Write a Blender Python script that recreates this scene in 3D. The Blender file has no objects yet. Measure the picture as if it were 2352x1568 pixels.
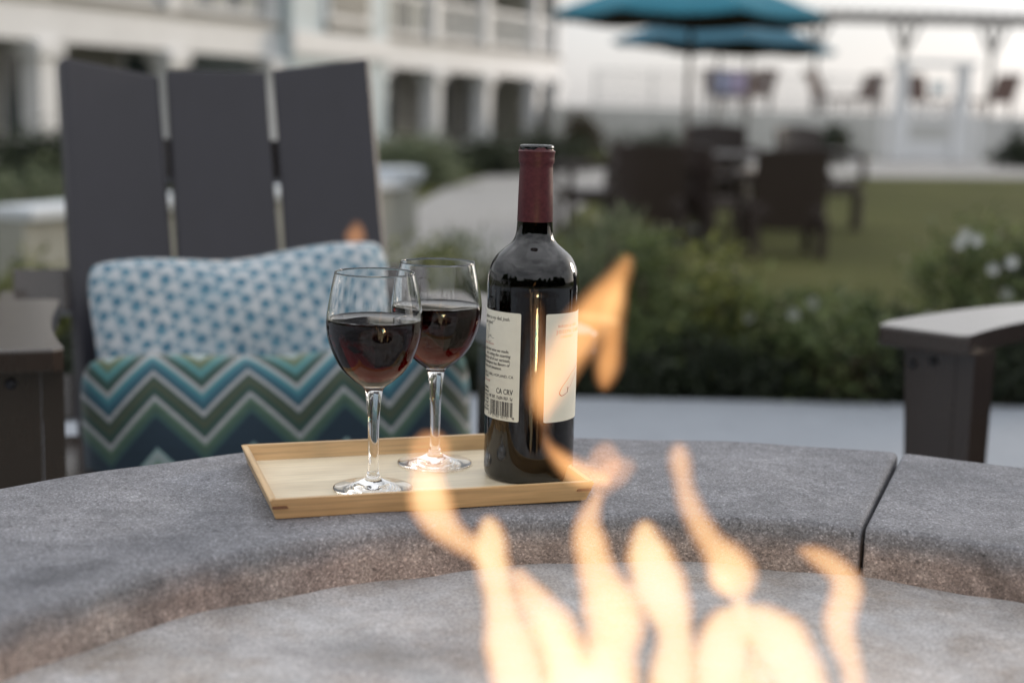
import bpy, bmesh, math, random
from mathutils import Vector, Matrix
PI = math.pi
R = math.radians
sc = bpy.context.scene
col = sc.collection

# ------------------------------------------------------------------ camera
CAM_Z = 0.885
PITCH, ROLL, LENS = R(9.272), R(1.428), 50.0
_fw = Vector((0, math.cos(PITCH), -math.sin(PITCH)))
_r0, _u0 = Vector((1, 0, 0)), Vector((0, math.sin(PITCH), math.cos(PITCH)))
_rt = math.cos(ROLL) * _r0 + math.sin(ROLL) * _u0
_up = -math.sin(ROLL) * _r0 + math.cos(ROLL) * _u0
cam_data = bpy.data.cameras.new('camera')
cam = bpy.data.objects.new('camera', cam_data)
col.objects.link(cam)
m = Matrix((_rt, _up, -_fw)).transposed().to_4x4()
m.translation = (0, 0, CAM_Z)
cam.matrix_world = m
cam_data.lens = LENS
cam_data.sensor_width = 36
cam_data.clip_start = 0.02
cam_data.clip_end = 2000
cam_data.dof.use_dof = True
cam_data.dof.focus_distance = 1.19
cam_data.dof.aperture_fstop = 3.1
cam_data.dof.aperture_blades = 9
sc.camera = cam

# ------------------------------------------------------------------ sky, sun, exposure
SUN_EL, SUN_AZ = R(12), R(48)          # azimuth measured from the view axis (+Y) towards +X
world = bpy.data.worlds.new('World')
sc.world = world
world.use_nodes = True
wn, wl = world.node_tree.nodes, world.node_tree.links
wn.clear()
sky = wn.new('ShaderNodeTexSky')
sky.sky_type = 'NISHITA'
sky.sun_disc = False
sky.sun_elevation = SUN_EL
sky.sun_rotation = SUN_AZ
sky.altitude = 0
sky.air_density = 1.0
sky.dust_density = 2.0
sky.ozone_density = 1.0
# thin high cloud over the whole sky: greys the blue out, in soft banks
tc = wn.new('ShaderNodeTexCoord')
mp = wn.new('ShaderNodeMapping'); mp.inputs['Scale'].default_value = (.7, .7, 1.8)
nz = wn.new('ShaderNodeTexNoise'); nz.inputs['Scale'].default_value = 1.6; nz.inputs['Detail'].default_value = 3
cr = wn.new('ShaderNodeMapRange')
cr.inputs[1].default_value = .35; cr.inputs[2].default_value = .70
cr.inputs[3].default_value = .82; cr.inputs[4].default_value = .98
hsv = wn.new('ShaderNodeHueSaturation'); hsv.inputs['Saturation'].default_value = .05; hsv.inputs['Value'].default_value = 1.0
mixc = wn.new('ShaderNodeMix'); mixc.data_type = 'RGBA'
bg = wn.new('ShaderNodeBackground'); bg.inputs['Strength'].default_value = 0.15
wo = wn.new('ShaderNodeOutputWorld')
cloud = wn.new('ShaderNodeMix'); cloud.data_type = 'RGBA'; cloud.inputs[0].default_value = .70
# overcast veil: luminance rises from the horizon to the zenith (CIE overcast law)
sepz = wn.new('ShaderNodeSeparateXYZ')
zz_ = wn.new('ShaderNodeMapRange'); zz_.inputs[1].default_value = 0; zz_.inputs[2].default_value = 1; zz_.inputs[3].default_value = 3.75; zz_.inputs[4].default_value = 13.5
veil = wn.new('ShaderNodeMix'); veil.data_type = 'RGBA'; veil.blend_type = 'MULTIPLY'; veil.inputs[0].default_value = 1; veil.inputs[6].default_value = (.98, .99, 1.02, 1)
wl.new(tc.outputs['Generated'], sepz.inputs[0]); wl.new(sepz.outputs[2], zz_.inputs[0]); wl.new(zz_.outputs[0], veil.inputs[7]); 
# cloud banks: lighter and darker patches in the veil
nz2 = wn.new('ShaderNodeTexNoise'); nz2.inputs['Scale'].default_value = 1.7; nz2.inputs['Detail'].default_value = 3; nz2.inputs['Distortion'].default_value = .6
wl.new(mp.outputs[0], nz2.inputs['Vector'])
bk = wn.new('ShaderNodeMapRange'); bk.inputs[1].default_value = .34; bk.inputs[2].default_value = .68; bk.inputs[3].default_value = .62; bk.inputs[4].default_value = 1.45
wl.new(nz2.outputs['Fac'], bk.inputs[0])
veil2 = wn.new('ShaderNodeMix'); veil2.data_type = 'RGBA'; veil2.blend_type = 'MULTIPLY'; veil2.inputs[0].default_value = 1
wl.new(veil.outputs[2], veil2.inputs[6]); wl.new(bk.outputs[0], veil2.inputs[7]); wl.new(veil2.outputs[2], cloud.inputs[7])
wl.new(tc.outputs['Generated'], mp.inputs['Vector']); wl.new(mp.outputs[0], nz.inputs['Vector'])
wl.new(nz.outputs['Fac'], cr.inputs[0])
wl.new(sky.outputs[0], hsv.inputs['Color'])
wl.new(hsv.outputs[0], cloud.inputs[6])
wl.new(cr.outputs[0], mixc.inputs[0]); wl.new(sky.outputs[0], mixc.inputs[6]); wl.new(cloud.outputs[2], mixc.inputs[7])
wl.new(mixc.outputs[2], bg.inputs['Color']); wl.new(bg.outputs[0], wo.inputs['Surface'])

sun_d = bpy.data.lights.new('sun', 'SUN')
sun_d.energy = 1.25
sun_d.angle = R(12)
sun_d.color = (1.0, .80, .60)
sun = bpy.data.objects.new('sun', sun_d)
col.objects.link(sun)
_sd = Vector((math.sin(SUN_AZ) * math.cos(SUN_EL), math.cos(SUN_AZ) * math.cos(SUN_EL), math.sin(SUN_EL)))
sun.rotation_euler = _sd.to_track_quat('Z', 'Y').to_euler()
sun.location = (0, 0, 30)

vs = sc.view_settings
vs.view_transform = 'Standard'
vs.look = 'None'
vs.gamma = 1
vs.use_curve_mapping = False
vs.exposure = 0.0
cy = sc.cycles
cy.use_denoising = True
cy.use_adaptive_sampling = False
cy.sampling_pattern = 'TABULATED_SOBOL'
cy.max_bounces = 24
cy.diffuse_bounces = 5
cy.glossy_bounces = 12
cy.transmission_bounces = 24
cy.transparent_max_bounces = 24
cy.volume_bounces = 0
cy.sample_clamp_indirect = 8
cy.blur_glossy = 0
cy.film_exposure = 1


# ------------------------------------------------------------------ helpers
PW, PH, PF = 2352.0, 1568.0, LENS / 36 * 2352


def ray(px, py):
    return _fw + (px - PW / 2) / PF * _rt - (py - PH / 2) / PF * _up


def at(px, py, Y):
    d = ray(px, py)
    return Vector((0, 0, CAM_Z)) + d * (Y / d.y)


def onz(px, py, z):
    d = ray(px, py)
    return Vector((0, 0, CAM_Z)) + d * ((z - CAM_Z) / d.z)


def tag(o, label=None, cat=None, group=None, kind=None):
    if label: o['label'] = label
    if cat: o['category'] = cat
    if group: o['group'] = group
    if kind: o['kind'] = kind
    return o


def empty(name, loc=(0, 0, 0), rz=0, label=None, cat=None, group=None):
    o = bpy.data.objects.new(name, None)
    o.empty_display_size = .05
    col.objects.link(o)
    o.location = loc
    o.rotation_euler = (0, 0, rz)
    return tag(o, label, cat, group)


def copy_tree(o, parent=None):
    c = o.copy()
    col.objects.link(c)
    c.parent = parent
    for ch in [k for k in o.children]:
        copy_tree(ch, c)
    return c


def build(name, bm, mat, parent=None, smooth=False, loc=None, rot=None, sharp=None):
    me = bpy.data.meshes.new(name)
    bmesh.ops.recalc_face_normals(bm, faces=bm.faces[:]) if sharp != 'keep' else None
    bm.to_mesh(me)
    bm.free()
    if smooth:
        for p in me.polygons: p.use_smooth = True
    o = bpy.data.objects.new(name, me)
    col.objects.link(o)
    if mat: me.materials.append(mat)
    if parent: o.parent = parent
    if loc is not None: o.location = loc
    if rot is not None: o.rotation_euler = rot
    if smooth and isinstance(sharp, (int, float)):
        try:
            me.set_sharp_from_angle(angle=R(sharp))
        except Exception:
            pass
    return o


def raw(name, verts, faces, mat, parent=None, smooth=False, loc=None):
    me = bpy.data.meshes.new(name)
    me.from_pydata([tuple(v) for v in verts], [], faces)
    me.update()
    if smooth:
        for p in me.polygons: p.use_smooth = True
    o = bpy.data.objects.new(name, me)
    col.objects.link(o)
    if mat: me.materials.append(mat)
    if parent: o.parent = parent
    if loc is not None: o.location = loc
    return o


def box(bm, c, s, rot=None, bevel=0.0, seg=2, taper=None):
    r = bmesh.ops.create_cube(bm, size=1)
    vs_ = r['verts']
    for v in vs_:
        t = 1.0
        if taper and v.co.z < 0: v.co.x *= taper[0]; v.co.y *= taper[1]
        v.co = Vector((v.co.x * s[0], v.co.y * s[1], v.co.z * s[2]))
    if bevel:
        es = list({e for v in vs_ for e in v.link_edges})
        rb = bmesh.ops.bevel(bm, geom=es, offset=bevel, segments=seg, affect='EDGES', profile=.6)
        vs_ = list({v for f in rb['faces'] for v in f.verts} | {v for v in vs_ if v.is_valid})
    M_ = (rot.to_matrix().to_4x4() if rot is not None and hasattr(rot, 'to_matrix') else (rot if rot is not None else Matrix.Identity(4)))
    for v in vs_:
        v.co = (M_ @ v.co) + Vector(c)
    return vs_


def bar(bm, a, b, w, t, bevel=0, up=Vector((0, 0, 1))):
    """box from a to b; w along the horizontal side, t along the other"""
    a, b = Vector(a), Vector(b)
    d = b - a
    z = d.normalized()
    x = up.cross(z)
    if x.length < 1e-4: x = Vector((1, 0, 0))
    x.normalize()
    y = z.cross(x)
    M_ = Matrix((x, y, z)).transposed().to_4x4()
    return box(bm, (a + b) / 2, (w, t, d.length), rot=M_, bevel=bevel)


def lathe(bm, prof, n=48, cap0=False, cap1=False, c=(0, 0)):
    rings = []
    for (r, z) in prof:
        if r < 1e-6:
            rings.append([bm.verts.new((c[0], c[1], z))])
        else:
            rings.append([bm.verts.new((c[0] + r * math.sin(2 * PI * i / n), c[1] - r * math.cos(2 * PI * i / n), z)) for i in range(n)])
    for a, b in zip(rings, rings[1:]):
        for i in range(n):
            j = (i + 1) % n
            if len(a) == 1 and len(b) == 1: continue
            if len(a) == 1: bm.faces.new((a[0], b[j], b[i]))
            elif len(b) == 1: bm.faces.new((a[i], a[j], b[0]))
            else: bm.faces.new((a[i], a[j], b[j], b[i]))
    if cap0: bm.faces.new(rings[0][::-1])
    if cap1: bm.faces.new(rings[-1])
    return rings


def catmull(pts, k=6):
    out = []
    P = [pts[0]] + list(pts) + [pts[-1]]
    for i in range(1, len(P) - 2):
        p0, p1, p2, p3 = P[i - 1], P[i], P[i + 1], P[i + 2]
        for j in range(k):
            t = j / k
            out.append(tuple(.5 * ((2 * b) + (c_ - a) * t + (2 * a - 5 * b + 4 * c_ - d) * t * t + (-a + 3 * b - 3 * c_ + d) * t ** 3) for a, b, c_, d in zip(p0, p1, p2, p3)))
    out.append(tuple(pts[-1]))
    return out


def tube(bm, pts, rad, n=10, caps=True, flat=1.0):
    """pts: list of Vectors; rad: list or number; flat scales the depth radius"""
    pts = [Vector(p) for p in pts]
    if not isinstance(rad, (list, tuple)): rad = [rad] * len(pts)
    rings = []
    ref = Vector((0, 1, 0))
    for i, p in enumerate(pts):
        t = (pts[min(i + 1, len(pts) - 1)] - pts[max(i - 1, 0)]).normalized()
        s = t.cross(ref)
        if s.length < .05: s = t.cross(Vector((1, 0, 0)))
        s.normalize()
        q = s.cross(t)
        rings.append([bm.verts.new(p + rad[i] * (math.cos(2 * PI * k / n) * s + flat * math.sin(2 * PI * k / n) * q)) for k in range(n)])
    for a, b in zip(rings, rings[1:]):
        for k in range(n):
            bm.faces.new((a[k], a[(k + 1) % n], b[(k + 1) % n], b[k]))
    if caps:
        bm.faces.new(rings[0][::-1]); bm.faces.new(rings[-1])


def prism(bm, poly, z0, z1, bevel=0):
    lo = [bm.verts.new((p[0], p[1], z0)) for p in poly]
    hi = [bm.verts.new((p[0], p[1], z1)) for p in poly]
    n = len(poly)
    fs = [bm.faces.new(lo[::-1]), bm.faces.new(hi)]
    for i in range(n):
        fs.append(bm.faces.new((lo[i], lo[(i + 1) % n], hi[(i + 1) % n], hi[i])))
    if bevel:
        es = list({e for f in fs[:2] for e in f.edges})
        bmesh.ops.bevel(bm, geom=es, offset=bevel, segments=2, affect='EDGES', profile=.6)


NB = bmesh.new

# ------------------------------------------------------------------ materials


class NT:
    def __init__(self, name):
        self.m = bpy.data.materials.new(name)
        self.m.use_nodes = True
        self.t = self.m.node_tree
        self.n, self.l = self.t.nodes, self.t.links
        self.b = self.n['Principled BSDF']
        self.out = self.n['Material Output']

    def node(self, typ, **kw):
        x = self.n.new(typ)
        for k, v in kw.items(): setattr(x, k, v)
        return x

    def link(self, a, b): self.l.new(a, b)

    def coord(self, scale=(1, 1, 1), kind='Object', rot=(0, 0, 0)):
        c = self.node('ShaderNodeTexCoord')
        mp_ = self.node('ShaderNodeMapping')
        mp_.inputs['Scale'].default_value = scale
        mp_.inputs['Rotation'].default_value = rot
        self.link(c.outputs[kind], mp_.inputs['Vector'])
        return mp_.outputs[0]

    def noise(self, vec, scale, detail=4, rough=.55, dist=0):
        x = self.node('ShaderNodeTexNoise')
        x.inputs['Scale'].default_value = scale
        x.inputs['Detail'].default_value = detail
        x.inputs['Roughness'].default_value = rough
        x.inputs['Distortion'].default_value = dist
        if vec is not None: self.link(vec, x.inputs['Vector'])
        return x.outputs['Fac']

    def ramp(self, fac, stops, interp='LINEAR'):
        x = self.node('ShaderNodeValToRGB')
        x.color_ramp.interpolation = interp
        e = x.color_ramp.elements
        while len(e) < len(stops): e.new(.5)
        for s, (p, c) in zip(e, stops):
            s.position = p
            s.color = (c[0], c[1], c[2], 1) if hasattr(c, '__len__') else (c, c, c, 1)
        self.link(fac, x.inputs['Fac'])
        return x.outputs['Color']

    def mix(self, fac, a, b, blend='MIX'):
        x = self.node('ShaderNodeMix', data_type='RGBA', blend_type=blend)
        for sock, v in ((0, fac), (6, a), (7, b)):
            if hasattr(v, 'is_output'): self.link(v, x.inputs[sock])
            elif sock == 0: x.inputs[0].default_value = v
            else: x.inputs[sock].default_value = (v[0], v[1], v[2], 1)
        return x.outputs[2]

    def math(self, op, a, b=None, c=None):
        x = self.node('ShaderNodeMath', operation=op)
        for i, v in enumerate((a, b, c)):
            if v is None: continue
            if hasattr(v, 'is_output'): self.link(v, x.inputs[i])
            else: x.inputs[i].default_value = v
        return x.outputs[0]

    def color(self, c):
        if hasattr(c, 'is_output'): self.link(c, self.b.inputs['Base Color'])
        else: self.b.inputs['Base Color'].default_value = (c[0], c[1], c[2], 1)

    def set(self, **kw):
        for k, v in kw.items():
            k = k.replace('_', ' ').title().replace('Ior', 'IOR')
            if hasattr(v, 'is_output'): self.link(v, self.b.inputs[k])
            else: self.b.inputs[k].default_value = v

    def bump(self, h, strength=.3, dist=.002):
        x = self.node('ShaderNodeBump')
        x.inputs['Strength'].default_value = strength
        x.inputs['Distance'].default_value = dist
        self.link(h, x.inputs['Height'])
        self.link(x.outputs[0], self.b.inputs['Normal'])


def simple(name, c, rough=.5, var=.12, scale=8, bump=0, bscale=60, metallic=0, spec=.5):
    t = NT(name)
    v = t.coord()
    n = t.noise(v, scale)
    dk = [x * (1 - var) for x in c]
    lt = [min(1, x * (1 + var)) for x in c]
    t.color(t.ramp(n, [(.3, dk), (.7, lt)]))
    t.set(roughness=rough, metallic=metallic)
    t.b.inputs['Specular IOR Level'].default_value = spec
    if bump: t.bump(t.noise(v, bscale, 5), bump, .003)
    return t.m


def concrete(name, c, speck=1.0, blotch=.25, warm=None, sc_=1.0, bump=.5):
    t = NT(name)
    v = t.coord()
    big = t.noise(v, 7 * sc_, 5, .6, .6)
    mid = t.noise(v, 60 * sc_, 4, .7)
    fine = t.noise(v, 420 * sc_, 2, .8)
    base = t.ramp(big, [(.25, [x * (1 - blotch) for x in c]), (.5, c), (.8, [x * (1 + blotch * .8) for x in c])])
    mids = t.ramp(mid, [(.3, .72), (.7, 1.2)])
    x1 = t.mix(.55 * speck, base, mids, 'MULTIPLY')
    fin = t.ramp(fine, [(.32, .45), (.5, 1.0), (.72, 1.75)])
    x2 = t.mix(.85 * speck, x1, fin, 'MULTIPLY')
    if warm:
        w = t.ramp(t.noise(v, 13 * sc_, 5, .65), [(.42, 0), (.68, 1)])
        wm = t.mix(1.0, x2, warm, 'MULTIPLY')
        x2 = t.mix(w, x2, wm)
    t.color(x2)
    t.set(roughness=.82)
    h = t.math('ADD', t.math('MULTIPLY', fine, .5), mid)
    t.bump(h, bump, .0025)
    return t.m


M = {}
# the inner face of the ring is browner below its lip: colour by distance from the pit's centre
def cap_material():
    t = NT('cap_concrete_brown_inside')
    v = t.coord()
    big = t.noise(v, 7, 5, .6, .6); mid = t.noise(v, 55, 4, .7); fine = t.noise(v, 430, 2, .8)
    base = t.ramp(big, [(.25, (.135, .138, .155)), (.5, (.200, .202, .220)), (.8, (.275, .274, .290))])
    sep = t.node('ShaderNodeSeparateXYZ'); t.link(v, sep.inputs[0])
    r2 = t.math('ADD', t.math('MULTIPLY', sep.outputs[0], sep.outputs[0]), t.math('MULTIPLY', sep.outputs[1], sep.outputs[1]))
    wob = t.math('MULTIPLY', t.math('SUBTRACT', t.noise(v, 24, 4), .5), .020)
    def rng_(val, a, b):
        mr = t.node('ShaderNodeMapRange'); t.link(val, mr.inputs[0])
        mr.inputs[1].default_value = a; mr.inputs[2].default_value = b; mr.inputs[3].default_value = 1; mr.inputs[4].default_value = 0
        return mr.outputs[0]
    k = t.math('MULTIPLY', rng_(t.math('SQRT', r2), .520, .535), rng_(t.math('ADD', sep.outputs[2], wob), .566 - .024, .566 - .008))
    brown = t.ramp(t.noise(v, 26, 5, .65), [(.3, (.22, .175, .160)), (.52, (.33, .272, .25)), (.75, (.44, .38, .35))])
    x0 = t.mix(k, base, brown)
    x1 = t.mix(.55, x0, t.ramp(mid, [(.3, .66), (.7, 1.26)]), 'MULTIPLY')
    vor = t.node('ShaderNodeTexVoronoi'); vor.inputs['Scale'].default_value = 760; t.link(v, vor.inputs['Vector'])
    bw = t.node('ShaderNodeSeparateColor'); t.link(vor.outputs['Color'], bw.inputs[0])
    grain = t.ramp(bw.outputs[0], [(.0, .38), (.3, .80), (.75, 1.08), (.90, 1.35), (1.0, 2.3)])
    x2 = t.mix(.58, x1, grain, 'MULTIPLY')
    x3 = t.mix(.6, x2, t.ramp(fine, [(.32, .5), (.5, 1.0), (.72, 1.7)]), 'MULTIPLY')
    st = t.ramp(t.noise(v, 5.3, 3, .5, 1.2), [(.62, 1.0), (.74, .60)])
    pits = t.ramp(t.noise(v, 150, 2, .5), [(.26, .45), (.34, 1.0)])
    worn = t.ramp(t.noise(v, 11, 6, .7, .8), [(.46, 1.0), (.66, 1.32)])
    x4 = t.mix(1.0, t.mix(1.0, x3, pits, 'MULTIPLY'), worn, 'MULTIPLY')
    t.color(t.mix(1.0, x4, st, 'MULTIPLY'))
    t.set(roughness=.72)
    t.bump(t.math('ADD', t.math('ADD', t.math('MULTIPLY', fine, .5), mid), t.math('MULTIPLY', bw.outputs[0], .25)), .9, .003)
    return t.m
M['cap'] = cap_material()
M['floor_c'] = concrete('basin_concrete', (.41, .405, .412), .65, .46, warm=(.72, .65, .58), bump=.7)
M['patio'] = concrete('patio_concrete', (.275, .30, .335), .5, .10, sc_=.6, bump=.2)
M['path'] = concrete('path_concrete', (.30, .295, .285), .5, .12, sc_=.4, bump=.2)
M['black_iron'] = simple('burner_iron', (.02, .018, .017), .6, .3, 30)
M['soil'] = simple('bark_mulch', (.035, .026, .02), .95, .45, 20, .8, 60)


def bamboo(name, c, along='x', dark=.7):
    t = NT(name)
    s = (9, 260, 260) if along == 'x' else (260, 9, 260)
    v = t.coord(s)
    g = t.noise(v, 1.0, 5, .6, .25)
    s2 = (14, 45, 45) if along == 'x' else (45, 14, 45)
    g2 = t.noise(t.coord(s2), 1.0, 3, .5)
    cc = t.ramp(g, [(.3, [x * dark for x in c]), (.52, c), (.75, [min(1, x * 1.16) for x in c])])
    t.color(t.mix(.55, cc, t.ramp(g2, [(.3, (.72, .66, .58)), (.7, (1.1, 1.08, 1.04))]), 'MULTIPLY'))
    t.set(roughness=.42)
    t.bump(g, .12, .0006)
    return t.m


M['bamboo_x'] = bamboo('bamboo_rail', (.62, .425, .225), 'x')
M['bamboo_y'] = bamboo('bamboo_side_rail', (.64, .455, .25), 'y')
M['bamboo_f'] = bamboo('bamboo_floor', (.74, .655, .49), 'x', .86)
M['key'] = simple('dark_wood_key', (.16, .075, .04), .5)


def glass(name, c=(1, 1, 1), ior=1.5, vol=None, dens=0, rough=0.0):
    t = NT(name)
    t.color(c)
    t.set(roughness=rough, ior=ior)
    t.b.inputs['Transmission Weight'].default_value = 1
    if vol:
        a = t.node('ShaderNodeVolumeAbsorption')
        a.inputs['Color'].default_value = (*vol, 1)
        a.inputs['Density'].default_value = dens
        t.link(a.outputs[0], t.out.inputs['Volume'])
    return t.m


M['glass'] = glass('clear_glass', (1, 1, 1), 1.5)
def liquid(name, ior, vol, dens):
    """one liquid, two boundaries: ior is relative to what lies outside that part of its surface"""
    t = NT(name)
    t.n.remove(t.b)
    g_ = t.node('ShaderNodeBsdfGlass'); g_.inputs['IOR'].default_value = ior; g_.inputs['Roughness'].default_value = 0
    t.link(g_.outputs[0], t.out.inputs['Surface'])
    a = t.node('ShaderNodeVolumeAbsorption'); a.inputs['Color'].default_value = (*vol, 1); a.inputs['Density'].default_value = dens
    t.link(a.outputs[0], t.out.inputs['Volume'])
    return t.m


M['wine'] = liquid('red_wine_against_glass', 1.34 / 1.5, (.70, .05, .07), 205)
M['wine_top'] = liquid('red_wine_open_surface', 1.34, (.70, .05, .07), 205)
M['bottle_wine'] = liquid('bottled_wine_against_glass', 1.34 / 1.62, (.55, .02, .03), 420)
M['bottle_wine_top'] = liquid('bottled_wine_open_surface', 1.34, (.55, .02, .03), 420)
M['bottle'] = glass('olive_bottle_glass', (1, 1, 1), 1.62, (.50, .36, .03), 2000)


def foil_material():
    t = NT('burgundy_foil')
    v = t.coord()
    t.color(t.ramp(t.noise(v, 300, 3), [(.35, (.060, .012, .016)), (.65, (.088, .019, .024))]))
    t.set(roughness=.42)
    t.b.inputs['Specular IOR Level'].default_value = .35
    t.bump(t.noise(v, 700, 3), .08, .0004)
    return t.m


M['foil'] = foil_material()
M['paper'] = simple('label_paper', (.72, .71, .62), .75, .035, 90, .12, 900)
M['ink'] = simple('black_ink', (.03, .028, .03), .7, .1)
M['ink_red'] = simple('red_ink', (.42, .10, .09), .7, .1)
M['ink_plum'] = simple('plum_ink', (.10, .03, .05), .7, .1)


def polywood(name, c, rough=.42):
    t = NT(name)
    v = t.coord((6, 6, 6))
    g = t.noise(t.coord((40, 40, 4)), 3, 4, .6)
    n = t.noise(v, 2, 3)
    t.color(t.mix(.5, t.ramp(n, [(.3, [x * .88 for x in c]), (.7, [x * 1.1 for x in c])]), t.ramp(g, [(.3, .85), (.7, 1.12)]), 'MULTIPLY'))
    t.set(roughness=rough)
    t.bump(g, .12, .001)
    return t.m


M['slat'] = polywood('charcoal_poly_lumber', (.016, .0145, .022), .46)
M['arm'] = polywood('brown_poly_lumber', (.034, .023, .017), .20)
M['arm'].node_tree.nodes['Principled BSDF'].inputs['Specular IOR Level'].default_value = .85
M['bolt'] = simple('bolt_steel', (.05, .05, .055), .4, .1, metallic=.8)


def chevron_material():
    t = NT('chevron_fabric')
    uv = t.node('ShaderNodeUVMap')
    sep = t.node('ShaderNodeSeparateXYZ'); t.link(uv.outputs[0], sep.inputs[0])
    x, y = sep.outputs[0], sep.outputs[1]
    xx = t.math('ADD', t.math('MULTIPLY', x, 4.42), .68)
    tri = t.math('ABSOLUTE', t.math('SUBTRACT', t.math('MULTIPLY', t.math('FRACT', xx), 2), 1))      # 1..0..1
    ph = t.math('SUBTRACT', t.math('ADD', y, 0.0), t.math('MULTIPLY', tri, -.195))
    # phase runs down the cloth
    p = t.math('FRACT', t.math('MULTIPLY', t.math('SUBTRACT', 1.205, ph), 1.6))
    tl, bl, dg, gr, nv, ol, lt = (.065, .22, .24), (.028, .11, .155), (.022, .055, .046), (.075, .135, .095), (.011, .028, .046), (.115, .115, .045), (.22, .37, .37)
    T_ = (.016, .058, .085)
    gw = (.30, .31, .325)
    stops = [(0, lt), (.05, gw), (.075, lt), (.10, ol), (.15, gr), (.20, tl), (.25, dg), (.300, dg), (.312, gw), (.340, gw), (.352, tl), (.40, bl), (.465, T_), (.475, gw), (.502, gw),
             (.514, dg), (.57, (.06, .07, .04)), (.60, dg), (.645, dg), (.655, gw), (.682, gw), (.694, gr), (.745, (.045, .085, .065)), (.785, (.03, .08, .078)), (.805, nv), (.93, nv), (.99, nv)]
    c = t.ramp(p, stops[:27])
    sep2 = t.math('ADD', t.math('MULTIPLY', y, 95), t.math('MULTIPLY', t.noise(uv.outputs[0], 30, 2), 4))
    stripe = t.noise(None, 1, 1)
    ns = t.node('ShaderNodeTexNoise'); ns.noise_dimensions = '1D'; ns.inputs['Scale'].default_value = 1.0; ns.inputs['Detail'].default_value = 2
    t.link(sep2, ns.inputs['W'])
    c2 = t.mix(.5, c, t.ramp(ns.outputs['Fac'], [(.3, (.72, .74, .66)), (.5, (1, 1, 1)), (.7, (1.25, 1.2, 1.05))]), 'MULTIPLY')
    wv = t.noise(uv.outputs[0], 420, 2)
    t.color(c2)
    t.set(roughness=.9)
    t.b.inputs['Sheen Weight'].default_value = .15
    t.bump(wv, .25, .001)
    return t.m


def star_material():
    """white star lattice: three families of white lines cross, leaving soft blue triangles between them"""
    t = NT('white_and_blue_star_fabric')
    uv = t.node('ShaderNodeUVMap')
    mp_ = t.node('ShaderNodeMapping'); mp_.inputs['Scale'].default_value = (.495, .345, 1)
    t.link(uv.outputs[0], mp_.inputs[0])
    wob = t.node('ShaderNodeTexNoise'); wob.inputs['Scale'].default_value = 38; wob.inputs['Detail'].default_value = 3
    t.link(mp_.outputs[0], wob.inputs['Vector'])
    sp = t.node('ShaderNodeSeparateXYZ'); t.link(mp_.outputs[0], sp.inputs[0])
    n = wob.outputs['Fac']
    w0 = t.math('MULTIPLY', t.math('SUBTRACT', n, .5), .55)
    prod = None
    for k, a in enumerate((R(8), R(68), R(128))):
        d = t.math('ADD', t.math('MULTIPLY', sp.outputs[0], 37 * math.cos(a)), t.math('MULTIPLY', sp.outputs[1], 37 * math.sin(a)))
        d = t.math('ADD', t.math('ADD', d, w0), 100.17 * (k + 1))
        q = t.math('MULTIPLY', t.math('ABSOLUTE', t.math('SUBTRACT', t.math('FRACT', d), .5)), 2)
        prod = q if prod is None else t.math('MULTIPLY', prod, q)
    patch = t.math('ADD', prod, t.math('MULTIPLY', t.math('SUBTRACT', t.noise(mp_.outputs[0], 60, 3), .5), .22))
    fac = t.ramp(patch, [(.015, 0), (.075, .38), (.22, 1)])
    blue = t.ramp(n, [(.35, (.045, .145, .22)), (.65, (.12, .26, .34))])
    pale = t.ramp(t.noise(mp_.outputs[0], 14, 4), [(.35, (.40, .46, .50)), (.6, (.53, .55, .565))])
    t.color(t.mix(fac, pale, blue))
    t.set(roughness=.92)
    t.b.inputs['Sheen Weight'].default_value = .2
    t.bump(t.noise(uv.outputs[0], 350, 2), .25, .001)
    return t.m


M['chevron'] = chevron_material()
M['star'] = star_material()


def flame_material(name, glow, absorb, sig=(1.0, .455, .205), lim=(.92, .86, .73)):
    """glowing gas of even density: thin edges stay orange, thick cores run to pale cream"""
    t = NT(name)
    t.n.remove(t.b)
    em = t.node('ShaderNodeVolumePrincipled')
    em.inputs['Color'].default_value = (0, 0, 0, 1)
    em.inputs['Density'].default_value = 0
    em.inputs['Emission Strength'].default_value = glow
    em.inputs['Emission Color'].default_value = (sig[0] * lim[0], sig[1] * lim[1], sig[2] * lim[2], 1)
    ab = t.node('ShaderNodeVolumeAbsorption')
    ab.inputs['Color'].default_value = (1 - sig[0], 1 - sig[1], 1 - sig[2], 1)
    ab.inputs['Density'].default_value = absorb
    ad = t.node('ShaderNodeAddShader')
    t.link(em.outputs[0], ad.inputs[0]); t.link(ab.outputs[0], ad.inputs[1])
    t.link(ad.outputs[0], t.out.inputs['Volume'])
    return t.m


M['sheath'] = flame_material('flame_sheath', 62, 40)
M['flame'] = flame_material('flame_core', 255, 225)
M['flame_thin'] = flame_material('flame_thin_core', 112, 84)
M['flame_faint'] = flame_material('flame_faint', 36, 12)
M['flame_wisp'] = flame_material('flame_wisp', 168, 95, (1.0, .42, .14), (.95, .80, .66))


def leaf_material(name, a, b, trans=.38):
    t = NT(name)
    g = t.node('ShaderNodeNewGeometry')
    c = t.ramp(g.outputs['Random Per Island'], [(.0, a), (.6, [(x + y) / 2 for x, y in zip(a, b)]), (1, b)])
    t.color(c)
    t.set(roughness=.45)
    t.b.inputs['Specular IOR Level'].default_value = .4
    tr = t.node('ShaderNodeBsdfTranslucent')
    t.link(c, tr.inputs['Color'])
    mx = t.node('ShaderNodeMixShader'); mx.inputs[0].default_value = trans
    t.link(t.b.outputs[0], mx.inputs[1]); t.link(tr.outputs[0], mx.inputs[2]); t.link(mx.outputs[0], t.out.inputs['Surface'])
    return t.m


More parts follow.
